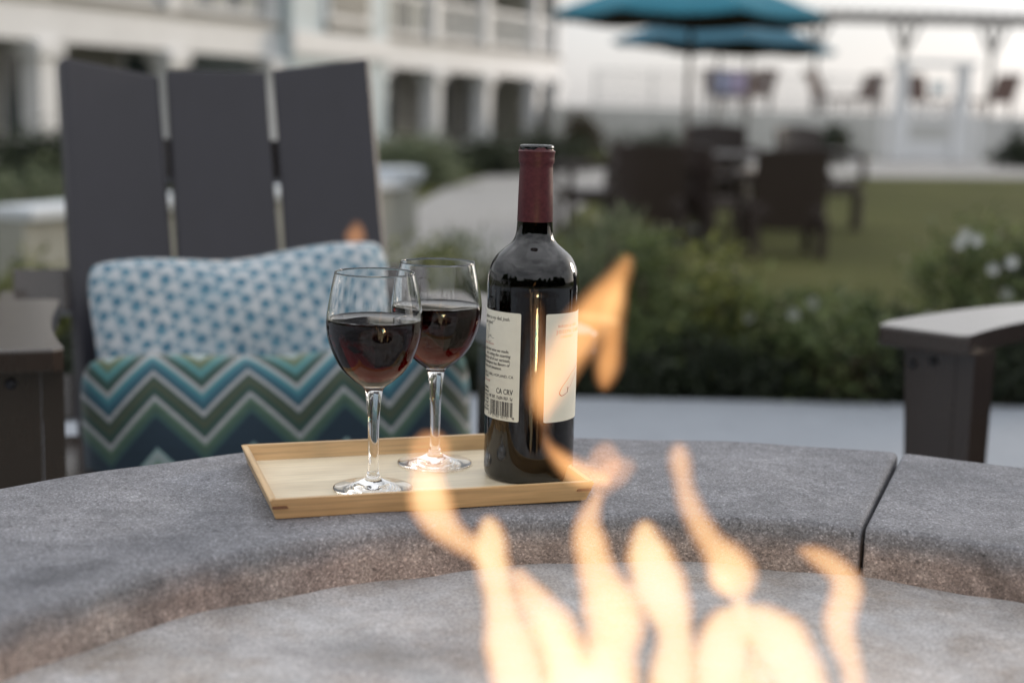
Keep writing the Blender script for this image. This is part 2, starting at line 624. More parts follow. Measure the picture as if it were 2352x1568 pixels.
M['leaf_a'] = leaf_material('leaf_olive', (.045, .064, .017), (.27, .285, .08))
M['leaf_b'] = leaf_material('leaf_green', (.038, .062, .021), (.21, .255, .10))
M['leaf_c'] = leaf_material('leaf_grey_green', (.045, .068, .034), (.28, .32, .20))
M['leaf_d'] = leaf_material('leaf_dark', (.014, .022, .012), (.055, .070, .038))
M['leaf_r'] = leaf_material('leaf_russet', (.025, .017, .010), (.10, .078, .036))
M['petal'] = simple('white_petal', (.62, .63, .60), .6, .06)
M['bark'] = simple('bark', (.07, .052, .04), .9, .3, 30, .6)
M['lawn'] = simple('lawn_grass', (.064, .068, .020), .95, .22, 1.4, .5, 140, spec=.1)
def lawn_material():
    t = NT('mown_lawn')
    v = t.coord()
    a = t.noise(v, .55, 5, .6, .5); b = t.noise(v, 9, 4, .7)
    c = t.ramp(a, [(.3, (.052, .058, .018)), (.5, (.070, .076, .024)), (.72, (.092, .093, .034))])
    t.color(t.mix(.6, c, t.ramp(b, [(.3, .65), (.7, 1.35)]), 'MULTIPLY'))
    t.set(roughness=.95)
    t.b.inputs['Specular IOR Level'].default_value = .1
    t.bump(t.noise(v, 130, 4), .6, .02)
    return t.m


M['lawn'] = lawn_material()
M['ground'] = simple('open_ground', (.12, .125, .08), .95, .2, .3)
M['white'] = simple('white_paint', (.72, .73, .74), .55, .05, 3)
M['white_blue'] = simple('shaded_white_paint', (.52, .60, .63), .6, .05, 3)  # white paint, tinted bluish for the shade on the tower
M['cream'] = simple('cream_siding', (.50, .49, .42), .7, .06, 3)
M['taupe'] = simple('taupe_wall', (.36, .345, .31), .8, .1, 3)
M['pane'] = simple('window_glass', (.05, .065, .065), .08, .2, 1)
M['wicker'] = simple('brown_wicker', (.040, .028, .025), .33, .3, 120, .5, 260)
M['teal'] = simple('teal_canvas', (.018, .17, .24), .8, .1, 5)
M['teal2'] = simple('faded_teal_canvas', (.04, .145, .21), .8, .1, 5)
M['under_shade'] = simple('umbrella_under_shade', (.035, .030, .028), .9, .1, 5)  # shade of the canopy underside, put into a dark colour
M['pole'] = simple('umbrella_pole_wood', (.10, .065, .05), .5, .2, 8)
M['sling'] = simple('brown_sling', (.10, .062, .05), .8, .1, 8)
M['lilac'] = simple('lilac_towel', (.42, .36, .52), .95, .1, 8)
M['bluegrey'] = simple('blue_towel', (.30, .34, .50), .95, .1, 8)
M['fence_metal'] = simple('grey_fence_metal', (.36, .37, .37), .5, .08, 8)
M['retain'] = simple('pale_retaining_wall', (.54, .54, .53), .8, .08, 1.2)
M['perg'] = simple('pergola_timber', (.20, .19, .18), .8, .15, 4)
M['coping'] = simple('white_coping', (.60, .64, .68), .6, .06, 3)
M['stucco'] = simple('garden_wall_stucco', (.33, .33, .29), .85, .1, 6, .3, 90)


# ------------------------------------------------------------------ setting
def sheet(name, poly, z, mat, kind='structure'):
    o = raw(name, [(p[0], p[1], z if len(p) < 3 else p[2]) for p in poly], [tuple(range(len(poly)))], mat)
    o['kind'] = kind
    return o


sheet('ground', [(-900, -900), (900, -900), (900, 900), (-900, 900)], -.30, M['ground'])
# lawn and path lie on the lower level beyond the planting
sheet('lawn', [(-14, 6.0), (-14, 60), (40, 60), (40, 28.2), (40, 6.0)], -.204, M['lawn'])
pp = [onz(x, y, -.2) for x, y in ((1345, 384), (1190, 392), (1040, 428), (930, 490), (870, 560), (860, 640), (1100, 640), (1240, 560), (1330, 480), (1400, 420), (1420, 392))]
pa = catmull([tuple(p) for p in pp] + [tuple(pp[0])], 5)[:-1]
sheet('path', [(p[0], p[1]) for p in pa], -.200, M['path'])
far = [onz(x, y, -.2) for x, y in ((1650, 404), (1900, 406), (2352, 409), (2700, 414), (2700, 374), (2352, 368), (1900, 364), (1650, 362))]
sheet('walkway', [(p.x, p.y) for p in far], -.196, M['path'])

# patio round the fire pit, raised, with a real edge
bm = NB()
edge = []
for i in range(33):
    x = -7 + 14 * i / 32
    edge.append((x, 4.36 + .004 * x * x + .02 * math.sin(x * 1.3)))
prism(bm, [(-7, -6), (7, -6)] + edge[::-1], -.28, 0, .012)
o = build('patio', bm, M['patio']); o['kind'] = 'structure'
# planting bed falling from the patio to the lawn
vs_, fs_ = [], []
for j in range(13):
    for i in range(49):
        x = -9 + 18 * i / 48
        y = 4.34 + .004 * x * x + 2.4 * j / 12
        z = -.035 - .20 * (j / 12) ** .8 + .02 * math.sin(x * 5 + j) * math.sin(y * 7)
        vs_.append((x, y, z))
for j in range(12):
    for i in range(48):
        a = j * 49 + i
        fs_.append((a, a + 1, a + 50, a + 49))
o = raw('planting_bed', vs_, fs_, M['soil'], smooth=True); o['kind'] = 'structure'

# ------------------------------------------------------------------ fire pit
PC = Vector((.137, .603, 0))
TOP = .566
RI, RO = .503, .781
pit = empty('fire_pit', PC, 0, 'round grey concrete fire pit with a wide segmented cap and a sunken basin', 'fire pit')
bm = NB(); lathe(bm, [(.60, 0), (.715, 0), (.715, TOP - .058), (.60, TOP - .058), (.60, 0)], 96)
build('wall', bm, M['stucco'], pit, True, sharp=30)


def cap_segment(a0, a1):
    """ring segment with rounded edges; ends rounded as well"""
    bm = NB()
    rb, th = .0085, .056
    prof = []
    for (cx, cz, s0) in ((RI + rb, TOP - rb, PI), (RO - rb, TOP - rb, PI / 2), (RO - rb, TOP - th + rb, 0), (RI + rb, TOP - th + rb, -PI / 2)):
        for k in range(5):
            a = s0 - k * PI / 8
            prof.append((cx + rb * math.cos(a), cz + rb * math.sin(a)))
    n = 90
    angs = [a0 + (a1 - a0) * i / n for i in range(n + 1)]
    rings = []
    cr_, cz_ = (RI + RO) / 2, TOP - th / 2
    def ring(a, inset):
        out = []
        for r, z in prof:
            rr = r + (-inset if r > cr_ else inset) * 1.0
            zz = z + (-inset if z > cz_ else inset) * 1.0
            # faintly uneven cast surface
            w = .0012 * math.sin(9 * a + 3 * r) + .0009 * math.sin(31 * a + 40 * r)
            b_ = a + R(.6) - R(1.5) * (r - RI) / (RO - RI)      # the joints are cut a little off the radius
            out.append(bm.verts.new((rr * math.cos(b_), rr * math.sin(b_), zz + w * .6)))
        return out
    e = .0045 / RO
    seqs = [(a0, .0030), (a0 + e * .35, .0010), (a0 + e, 0)] + [(a, 0) for a in angs if a0 + e * 1.5 < a < a1 - e * 1.5] + [(a1 - e, 0), (a1 - e * .35, .0010), (a1, .0030)]
    rings = [ring(a, i) for a, i in seqs]
    m_ = len(prof)
    for p, q in zip(rings, rings[1:]):
        for k in range(m_):
            bm.faces.new((p[k], p[(k + 1) % m_], q[(k + 1) % m_], q[k]))
    bm.faces.new(rings[0]); bm.faces.new(rings[-1][::-1])
    return bm


J0 = R(72.8)
gap = .0020 / .64
for k in range(4):
    bm = cap_segment(J0 + k * PI / 2 + gap, J0 + (k + 1) * PI / 2 - gap)
    build('cap_stone', bm, M['cap'], pit, True, sharp=60)
# mortar bed that shows at the bottom of the joints
bm = NB(); lathe(bm, [(RI + .02, TOP - .060), (RO - .03, TOP - .060), (RO - .03, TOP - .042), (RI + .02, TOP - .042), (RI + .02, TOP - .060)], 96)
build('mortar_bed', bm, M['black_iron'], pit, True, sharp=30)
# basin floor: a cast ring, its edge smeared unevenly up the inside of the cap
random.seed(4)
bm = NB()
nr, na = 26, 360
ph = [random.uniform(0, 6.28) for _ in range(12)]
def lumps(a):
    return sum(math.sin(a * k + ph[i]) / (1 + .15 * k) for i, k in enumerate((3, 5, 8, 11, 17, 23, 31, 44, 57, 71, 90, 120))) / 4.2
grid = []
for j in range(nr + 1):
    r = .262 + (.525 - .262) * j / nr
    row = []
    for i in range(na):
        a = 2 * PI * i / na
        z = TOP - .0425 + .0012 * math.sin(7 * a + 30 * r) + .0010 * math.sin(23 * a - 55 * r)
        s = max(0, (r - .478) / .03)
        z += min(1, s) ** 1.5 * (.0030 + .0062 * lumps(a))
        if j == 0: z -= .004
        row.append(bm.verts.new((r * math.cos(a), r * math.sin(a), z)))
    grid.append(row)
low = [bm.verts.new((.262 * math.cos(2 * PI * i / na), .262 * math.sin(2 * PI * i / na), TOP - .12)) for i in range(na)]
for i in range(na):
    bm.faces.new((low[i], low[(i + 1) % na], grid[0][(i + 1) % na], grid[0][i]))
    for j in range(nr):
        bm.faces.new((grid[j][i], grid[j][(i + 1) % na], grid[j + 1][(i + 1) % na], grid[j + 1][i]))
build('basin_floor', bm, M['floor_c'], pit, True, sharp=50)
bm = NB(); lathe(bm, [(0, TOP - .118), (.268, TOP - .118), (.268, TOP - .13), (0, TOP - .13)], 64)
build('burner_pan', bm, M['black_iron'], pit, True, sharp=30)
bm = NB(); tube(bm, [(.17 * math.cos(2 * PI * i / 48), .17 * math.sin(2 * PI * i / 48), TOP - .09) for i in range(49)], .011, 10, False)
bmesh.ops.remove_doubles(bm, verts=bm.verts[:], dist=1e-5)
build('burner_ring', bm, M['black_iron'], pit, True)

# ------------------------------------------------------------------ tray
TY = .30514
TRAY = empty('serving_tray', (0, 0, TOP + .0006), TY, 'shallow rectangular bamboo serving tray resting on the fire pit cap', 'tray')
TW, TD, TH = .267, .1875, .0170
ux = Vector((math.cos(TY), math.sin(TY), 0)); uy = Vector((-math.sin(TY), math.cos(TY), 0))
TRAY.location = Vector((-.18355, 1.05956, 0)) + ux * TW / 2 + uy * TD / 2 + Vector((0, 0, TOP + .0006))
FL_, th_ = .0055, .0058
def rect(w, d): return [(-w / 2, -d / 2), (w / 2, -d / 2), (w / 2, d / 2), (-w / 2, d / 2)]
ob_, ot_ = rect(TW - 2 * FL_, TD - 2 * FL_), rect(TW, TD)
ib_, it_ = rect(TW - 2 * FL_ - 2 * th_, TD - 2 * FL_ - 2 * th_), rect(TW - 2 * th_, TD - 2 * th_)
for k in range(4):
    j = (k + 1) % 4
    bm = NB()
    V = [bm.verts.new((*p, z)) for p, z in ((ob_[k], 0), (ob_[j], 0), (ot_[j], TH), (ot_[k], TH), (ib_[k], 0), (ib_[j], 0), (it_[j], TH), (it_[k], TH))]
    for f in ((0, 1, 2, 3), (3, 2, 6, 7), (7, 6, 5, 4), (4, 5, 1, 0), (0, 3, 7, 4), (1, 5, 6, 2)): bm.faces.new([V[i] for i in f])
    bmesh.ops.bevel(bm, geom=[e for e in bm.edges if (e.verts[0] in V[:4] + V[6:] and e.verts[1] in V[:4] + V[6:] and abs(e.verts[0].co.z - e.verts[1].co.z) < 1e-5)], offset=.0007, segments=2, affect='EDGES')
    build('rail', bm, M['bamboo_x' if k % 2 == 0 else 'bamboo_y'], TRAY)
bm = NB(); box(bm, (0, 0, .0024), (TW - 2 * FL_ - 2 * th_ + .002, TD - 2 * FL_ - 2 * th_ + .002, .0032))
build('tray_floor', bm, M['bamboo_f'], TRAY)
for (sx, sy) in ((-1, -1), (1, -1), (1, 1), (-1, 1)):
    bm = NB()
    prism(bm, [(0, 0), (.0125, 0), (.0095, .0), (.0, .0028)][:4] if False else [(0, -.0004), (.0125, -.0004), (.0110, .0016), (0, .0016)], 0, .0016)
    bmesh.ops.rotate(bm, verts=bm.verts[:], cent=(0, 0, 0), matrix=Matrix.Rotation(R(90), 3, 'X'))
    o = build('corner_key', bm, M['key'], TRAY)
    zk = .0098; f = FL_ * (1 - zk / TH)
    o.location = (sx * (TW / 2 - f - .0001), sy * (TD / 2 - f + .00005), zk)
    o.scale = (-sx, 1, 1)
    o.rotation_euler = (0, 0, 0)
FLOOR = TOP + .0006 + .0040

# ------------------------------------------------------------------ wine glasses
GP_OUT = [(.0064, .0098), (.0048, .0150), (.0043, .0215), (.0043, .030), (.0045, .0393), (.0047, .050), (.0050, .0605), (.0060, .073), (.0071, .0815),
          (.0082, .0850), (.0108, .0878), (.0160, .0915), (.0205, .0953), (.0249, .0995), (.0299, .1065), (.0340, .1152), (.0368, .1225), (.0386, .1299), (.0394, .1380),
          (.0393, .1440), (.0385, .1510), (.0372, .1590), (.0357, .1665), (.0341, .1740), (.0326, .1808)]


def smooth_prof(p, k=4): return catmull(p, k)


outer = smooth_prof(GP_OUT)
split_stem = max(i for i, q in enumerate(outer) if q[1] <= .0825)
split_foot = max(i for i, q in enumerate(outer) if q[1] <= .0110)
bowl_out = outer[split_stem:]
wallt = .00105
inner = []
for (r, z) in bowl_out:
    if z > .0905: inner.append((r - wallt - .0006 * max(0, (.11 - z) / .02), z))
inner = [(0, .0892), (.004, .0893), (.0085, .0899), (.0118, .0909)] + [q for q in inner if q[1] > .0928]
rim = [(.0326, .1808), (.03252, .18125), (.0322, .18145), (.03185, .18125), (.0316, .1808)]


WINE_LEVEL = .1432
_lo = [q for q in inner if q[1] <= WINE_LEVEL][-1]; _hi = [q for q in inner if q[1] > WINE_LEVEL][0]
level_pt = (_lo[0] + (_hi[0] - _lo[0]) * (WINE_LEVEL - _lo[1]) / (_hi[1] - _lo[1]), WINE_LEVEL)


def make_glass():
    root = empty('wine_glass')
    bm = NB()
    lathe(bm, bowl_out + rim[1:4] + [(r, z) for r, z in reversed(inner) if z > WINE_LEVEL] + [level_pt], 80)
    build('bowl', bm, M['glass'], root, True, sharp='keep')
    bm = NB(); lathe(bm, outer[split_foot:split_stem + 1], 80)
    build('stem', bm, M['glass'], root, True, sharp='keep')
    foot = [(0, .0012), (.012, .0010), (.024, .0005), (.0318, .0002), (.0328, .0006), (.0331, .0012), (.0326, .0019), (.030, .0024), (.025, .0031), (.019, .0043), (.013, .0062), (.0092, .0080), (.0074, .0090)]
    bm = NB(); lathe(bm, catmull(foot, 3) + outer[:split_foot + 1], 80)
    build('foot', bm, M['glass'], root, True, sharp='keep')
    return root


def make_wine():
    side = [q for q in inner if q[1] < WINE_LEVEL] + [level_pt]
    rl, lv = level_pt
    top = [(rl - .0006, lv - .0007), (rl - .002, lv - .0012), (rl * .5, lv - .0014), (0, lv - .0014)]
    bm = NB(); lathe(bm, side + top, 80)
    return bm


def two_surfaces(o, top_mat, z):
    """the open surface of a liquid takes its own boundary"""
    o.data.materials.append(top_mat)
    for p in o.data.polygons:
        if p.normal.z > .25 and p.center.z > z: p.material_index = 1


G1, G2 = Vector((-.11266, 1.14787, FLOOR)), Vector((-.06654, 1.23805, FLOOR))
g = make_glass(); g.location = G1
tag(g, 'stemmed wine glass nearest the front edge of the tray, left of the other glass', 'wine glass', 'wine glasses on the tray')
g2 = copy_tree(g); g2.location = G2; g2.rotation_euler.z = 1.3
tag(g2, 'stemmed wine glass further back, between the front glass and the bottle', 'wine glass', 'wine glasses on the tray')
for P_, lab in ((G1, 'dark red wine filling the front glass to half its bowl'), (G2, 'dark red wine in the rear glass beside the bottle')):
    o = build('red_wine', make_wine(), M['wine'], None, True, loc=P_, sharp='keep')
    two_surfaces(o, M['wine_top'], WINE_LEVEL - .002)
    tag(o, lab, 'wine', 'wine in the two glasses')

# ------------------------------------------------------------------ bottle
BP = Vector((.01692, 1.2078, FLOOR))
BR = .0390
bot = empty('wine_bottle', BP, 0, 'dark olive glass wine bottle with burgundy neck foil and two cream labels', 'bottle')
shoulder = [(BR, .020), (BR, .10), (BR, .1600), (.0392, .1680), (.0387, .1745), (.0374, .1808), (.0350, .1870), (.0312, .1926), (.0262, .1972), (.0212, .2012), (.0178, .2052), (.0160, .2100), (.0153, .2160), (.0149, .2240), (.0142, .2480), (.0135, .2680)]
sh = shoulder[:2] + catmull(shoulder[2:], 5)
base = [(0, .0150), (.008, .0145), (.016, .0110), (.023, .0055), (.029, .0012), (.0335, 0), (.0365, .0010), (.0384, .0040), (BR, .0085)]
lip = [(.0135, .2690), (.0146, .2705), (.0147, .2740), (.0147, .2785), (.0141, .2795), (.0139, .2805), (.0143, .2818), (.0144, .2838), (.0138, .2850), (.0124, .2853), (.0105, .2850), (.0098, .2838), (.0096, .2780)]
LV = .1290
inn = [(.0096, .255), (.0100, .225), (.0108, .2140), (.0125, .2070), (.0180, .1990), (.0268, .1926), (.0318, .1868), (.0346, .1790), (.0355, .1700), (.0357, .150), (.0357, LV)]
bm = NB(); lathe(bm, catmull(base, 3) + sh + lip + inn, 96)
build('body', bm, M['bottle'], bot, True, sharp='keep')
bm = NB(); lathe(bm, [(0, .0190), (.008, .0185), (.016, .0155), (.024, .0110), (.0325, .0080), (.0350, .012), (.0357, .02), (.0357, LV), (.0350, LV - .0008), (.033, LV - .0012), (0, LV - .0012)], 96)
o = build('bottled_wine', bm, M['bottle_wine'], None, True, loc=BP, sharp='keep')
two_surfaces(o, M['bottle_wine_top'], LV - .002)
tag(o, 'remaining dark red wine inside the olive glass bottle', 'wine')
# foil capsule, torn at the lip
random.seed(8)
bm = NB()
cap = [(.0150, .2210), (.01515, .2214), (.0146, .2480), (.0140, .2660), (.0140, .2690), (.0150, .2704), (.0151, .2740), (.0152, .2782), (.0158, .2790), (.0158, .2800), (.0150, .2806), (.0145, .2808)]
n = 96
rings = lathe(bm, cap, n)
for i in range(n):
    a = 2 * PI * i / n
    w = .0009 * math.sin(3 * a + .6) + .0006 * math.sin(7 * a) + .0004 * math.sin(17 * a + 1)
    v = rings[-1][i]; v.co.z += .0012 + w
    rings[-1][i].co.x *= 1.012; rings[-1][i].co.y *= 1.012
cp = build('foil_capsule', bm, M['foil'], bot, True, sharp=50)


def curved(bm, th0, th1, z0, z1, r, n=40):
    vs0, vs1 = [], []
    for i in range(n + 1):
        t = th0 + (th1 - th0) * i / n
        vs0.append(bm.verts.new((r * math.sin(t), -r * math.cos(t), z0)))
        vs1.append(bm.verts.new((r * math.sin(t), -r * math.cos(t), z1)))
    for i in range(n):
        bm.faces.new((vs0[i], vs0[i + 1], vs1[i + 1], vs1[i]))


def label(name, th0, th1, z0, z1):
    bm = NB()
    r0, r1 = BR + .00003, BR + .00022
    n = 60
    a, b, c, d = [], [], [], []
    for i in range(n + 1):
        t = th0 + (th1 - th0) * i / n
        e = min(i, n - i) / n * abs(th1 - th0) * BR
        cut = max(0, .0012 - e) * .7
        s, k = math.sin(t), -math.cos(t)
        a.append(bm.verts.new((r0 * s, r0 * k, z0 + cut))); b.append(bm.verts.new((r1 * s, r1 * k, z0 + cut)))
        c.append(bm.verts.new((r1 * s, r1 * k, z1 - cut))); d.append(bm.verts.new((r0 * s, r0 * k, z1 - cut)))
    for i in range(n):
        for p, q in ((a, b), (b, c), (c, d)):
            bm.faces.new((p[i], p[i + 1], q[i + 1], q[i]))
    bm.faces.new((a[0], b[0], c[0], d[0])); bm.faces.new((a[n], b[n], c[n], d[n]))
    return build(name, bm, M['paper'], bot, True, sharp=30)


LB = label('back_label', R(-128), R(-14.5), .0545, .1468)
LF = label('front_label', R(16.5), R(125), .0545, .1468)
LB['label'] = 'cream back label with small print and a barcode'
LF['label'] = 'cream front label with red lettering and a loop drawing'
RT = BR + .00030


def text_mesh(s, size, right=True, shear=0, space=1.0, width=1.0):
    cu = bpy.data.curves.new('t', 'FONT')
    cu.body = s; cu.size = size; cu.shear = shear; cu.space_character = space
    cu.align_x = 'RIGHT' if right else 'LEFT'
    cu.resolution_u = 2
    ob = bpy.data.objects.new('t', cu)
    col.objects.link(ob)
    bpy.context.view_layer.update()
    me = bpy.data.meshes.new_from_object(ob.evaluated_get(bpy.context.evaluated_depsgraph_get()))
    V = [(v.co.x * width, v.co.y) for v in me.vertices]
    F = [tuple(p.vertices) for p in me.polygons]
    bpy.data.objects.remove(ob); bpy.data.curves.remove(cu); bpy.data.meshes.remove(me)
    return V, F


class Ink:
    def __init__(self): self.V, self.F = [], []

    def text(self, s, th_deg, z, size, right=True, shear=0, space=1.0, width=1.0, fat=0):
        V, F = text_mesh(s, size, right, shear, space, width)
        for dx, dz in ((0, 0),) if not fat else ((-fat, 0), (fat, 0)):
            o_ = len(self.V)
            k = RT + (.00001 if dx > 0 else 0)
            for x, y in V:
                t = R(th_deg) + (x + dx) / BR
                self.V.append((k * math.sin(t), -k * math.cos(t), z + y))
            self.F += [tuple(i + o_ for i in f) for f in F]

    def quad(self, t0, t1, z0, z1, r=None):
        o_ = len(self.V); r = r or RT
        for t, z in ((t0, z0), (t1, z0), (t1, z1), (t0, z1)):
            self.V.append((r * math.sin(t), -r * math.cos(t), z))
        self.F.append((o_, o_ + 1, o_ + 2, o_ + 3))

    def line(self, pts, w):
        """pts: (theta, z, width factor)"""
        pts = catmull(pts, 6)
        o_ = len(self.V)
        for i, (t, z, f) in enumerate(pts):
            a, b = pts[max(i - 1, 0)], pts[min(i + 1, len(pts) - 1)]
            dx, dz = (b[0] - a[0]) * BR, b[1] - a[1]
            L = math.hypot(dx, dz) or 1
            nx, nz = -dz / L, dx / L
            for s in (-1, 1):
                tt = t + s * nx * w * f / 2 / BR
                self.V.append((RT * math.sin(tt), -RT * math.cos(tt), z + s * nz * w * f / 2))
        for i in range(len(pts) - 1):
            k = o_ + 2 * i
            self.F.append((k, k + 1, k + 3, k + 2))

    def done(self, name, mat, parent):
        return raw(name, self.V, self.F, mat, parent)


ink = Ink()
ink.text('tribute to my dad, Josh.', -29, .1397, .0042, shear=.25, width=.9, fat=.00006)
ink.text('your mind."', -56, .1352, .0042, shear=.25, width=.9, fat=.00006)
ink.line([(R(-78), .122, .6), (R(-72), .132, 1), (R(-69), .1345, 1), (R(-68), .130, 1), (R(-72), .122, 1), (R(-69), .1235, .8), (R(-66), .1255, 1), (R(-65), .1238, 1), (R(-63), .1256, 1), (R(-61.5), .1238, .9), (R(-58), .1232, .8), (R(-55), .1234, .5)], .0004)
ink.line([(R(-72), .1205, .6), (R(-66), .1196, 1), (R(-61), .1206, .5)], .0003)
for s, th, z in (('is the best wine we made.', -29.3, .1124), ('and, setting the exacting', -27.3, .1086), ('standards for all of our varietals,', -27.3, .1047), ('Cabernet Sauvignon has flavors of', -28.5, .1010), ('berries, cedar and cinnamon.', -40, .0973)):
    ink.text(s, th, z, .0038, shear=.2, width=.88, fat=.00009)
ink.text('JOSEPH CARR, HOPLAND, CA', -22.7, .0913, .0034, width=.95, fat=.00005)
ink.text('CELLARS', -67, .0888, .0028, width=1.0, fat=.00005)
ink.text('WARNING:', -66, .0785, .0028, fat=.00012)
for i, s in enumerate(('GOVERNMENT', 'ALCOHOLIC', 'OF THE RISK', 'ALCOHOLIC', 'CAR OR', 'PROBLEMS')):
    ink.text(s, -64.5, .0752 - .0031 * i, .0030, fat=.0001)
ink.text('CA CRV', -22.7, .0772, .0066, width=.74, fat=.00012)
ink.text('ME REF. 15¢/IA REF. 5¢', -22.9, .0724, .0040, width=.72, fat=.00008)
random.seed(21)
t = -60.8
while t < -23.4:
    w = random.choice((.35, .35, .7, .7, 1.05, 1.4))
    long_ = t < -59.2 or t > -25.0 or abs(t + 42.3) < .9
    ink.quad(R(t), R(t + w), .0582 - (.0012 if long_ else 0), .0708)
    t += w + random.choice((.4, .4, .75, 1.1))
ink.text('57744  00131', -27.5, .0561, .0030, space=1.12)
ink.text('8', -20.3, .0563, .0030, fat=.00008)
ink.text('8', -62.8, .0575, .0030)
ink.done('print', M['ink'], LB)
ik = Ink()
ik.text('josephcarrwine.com', -55, .1176, .0026, shear=.2)
ik.done('red_print', M['ink_red'], LB)
ik = Ink()
ik.text('PRODUCED IN USA', -62.5, .0852, .0026, shear=.2)
ik.done('red_print', M['ink_red'], LB)
ik = Ink()
ik.text('BURGESS & SONS', 33, .1352, .0029, False, space=1.1)
ik.done('red_print', M['ink_red'], LF)
ik = Ink()
ik.text('JOSEPH CARR', 31, .1300, .0042, False, space=1.35, fat=.00005)
ik.done('red_print', M['ink_red'], LF)
ik = Ink()
ik.text('CABERNET', 37, .1262, .0028, False, space=1.25)
ik.done('red_print', M['ink_red'], LF)


def z2(X, Y):
    x, y = 1078 + .16667 * X, 653.3 + .16667 * Y
    th = math.asin(max(-.98, min(.98, (x - 1221.5) / 104.3)))
    h0 = (1093 - y) * .000375
    return th, h0 + .000375 * (11.5 + (.147 - h0) / .092 * 7) * math.cos(th)


ik = Ink()
lp = [(1470, 1065), (1410, 1160), (1350, 1260), (1290, 1350), (1255, 1420), (1250, 1465), (1275, 1488), (1310, 1475), (1350, 1440)]
ik.line([(*z2(*p), w) for p, w in zip(lp, (.5, .6, .8, 1, 1.5, 1.8, 1.3, .9, .7))], .0006)
ik.line([(*z2(*p), .7) for p in ((1468, 1120), (1440, 1230), (1410, 1310), (1385, 1370))], .00035)
ik.line([(*z2(*p), w) for p, w in (((1362, 1365), 1.2), ((1360, 1395), 1.0), ((1352, 1445), .5))], .0012)
ik.done('loop_drawing', M['ink_plum'], LF)


# ------------------------------------------------------------------ adirondack chairs
def SX(s, x):
    """the seat is set a little off the middle of the frame"""
    return s * x + (.032 if s > 0 else 0)


def arm_poly(s):
    """left arm outline (s=-1) in chair coordinates: x lateral, y towards the back"""
    inn_ = [(.250, 0.012), (.252, .03), (.257, .08), (.260, .15), (.259, .22), (.254, .30), (.247, .38), (.245, .425)]
    out_ = [(.262, .436), (.335, .436), (.352, .42), (.366, .34), (.380, .24), (.389, .13), (.391, .05), (.386, .012), (.376, 0), (.262, 0)]
    p = catmull(inn_, 3) + out_
    return [(SX(s, x), y) for x, y in p]


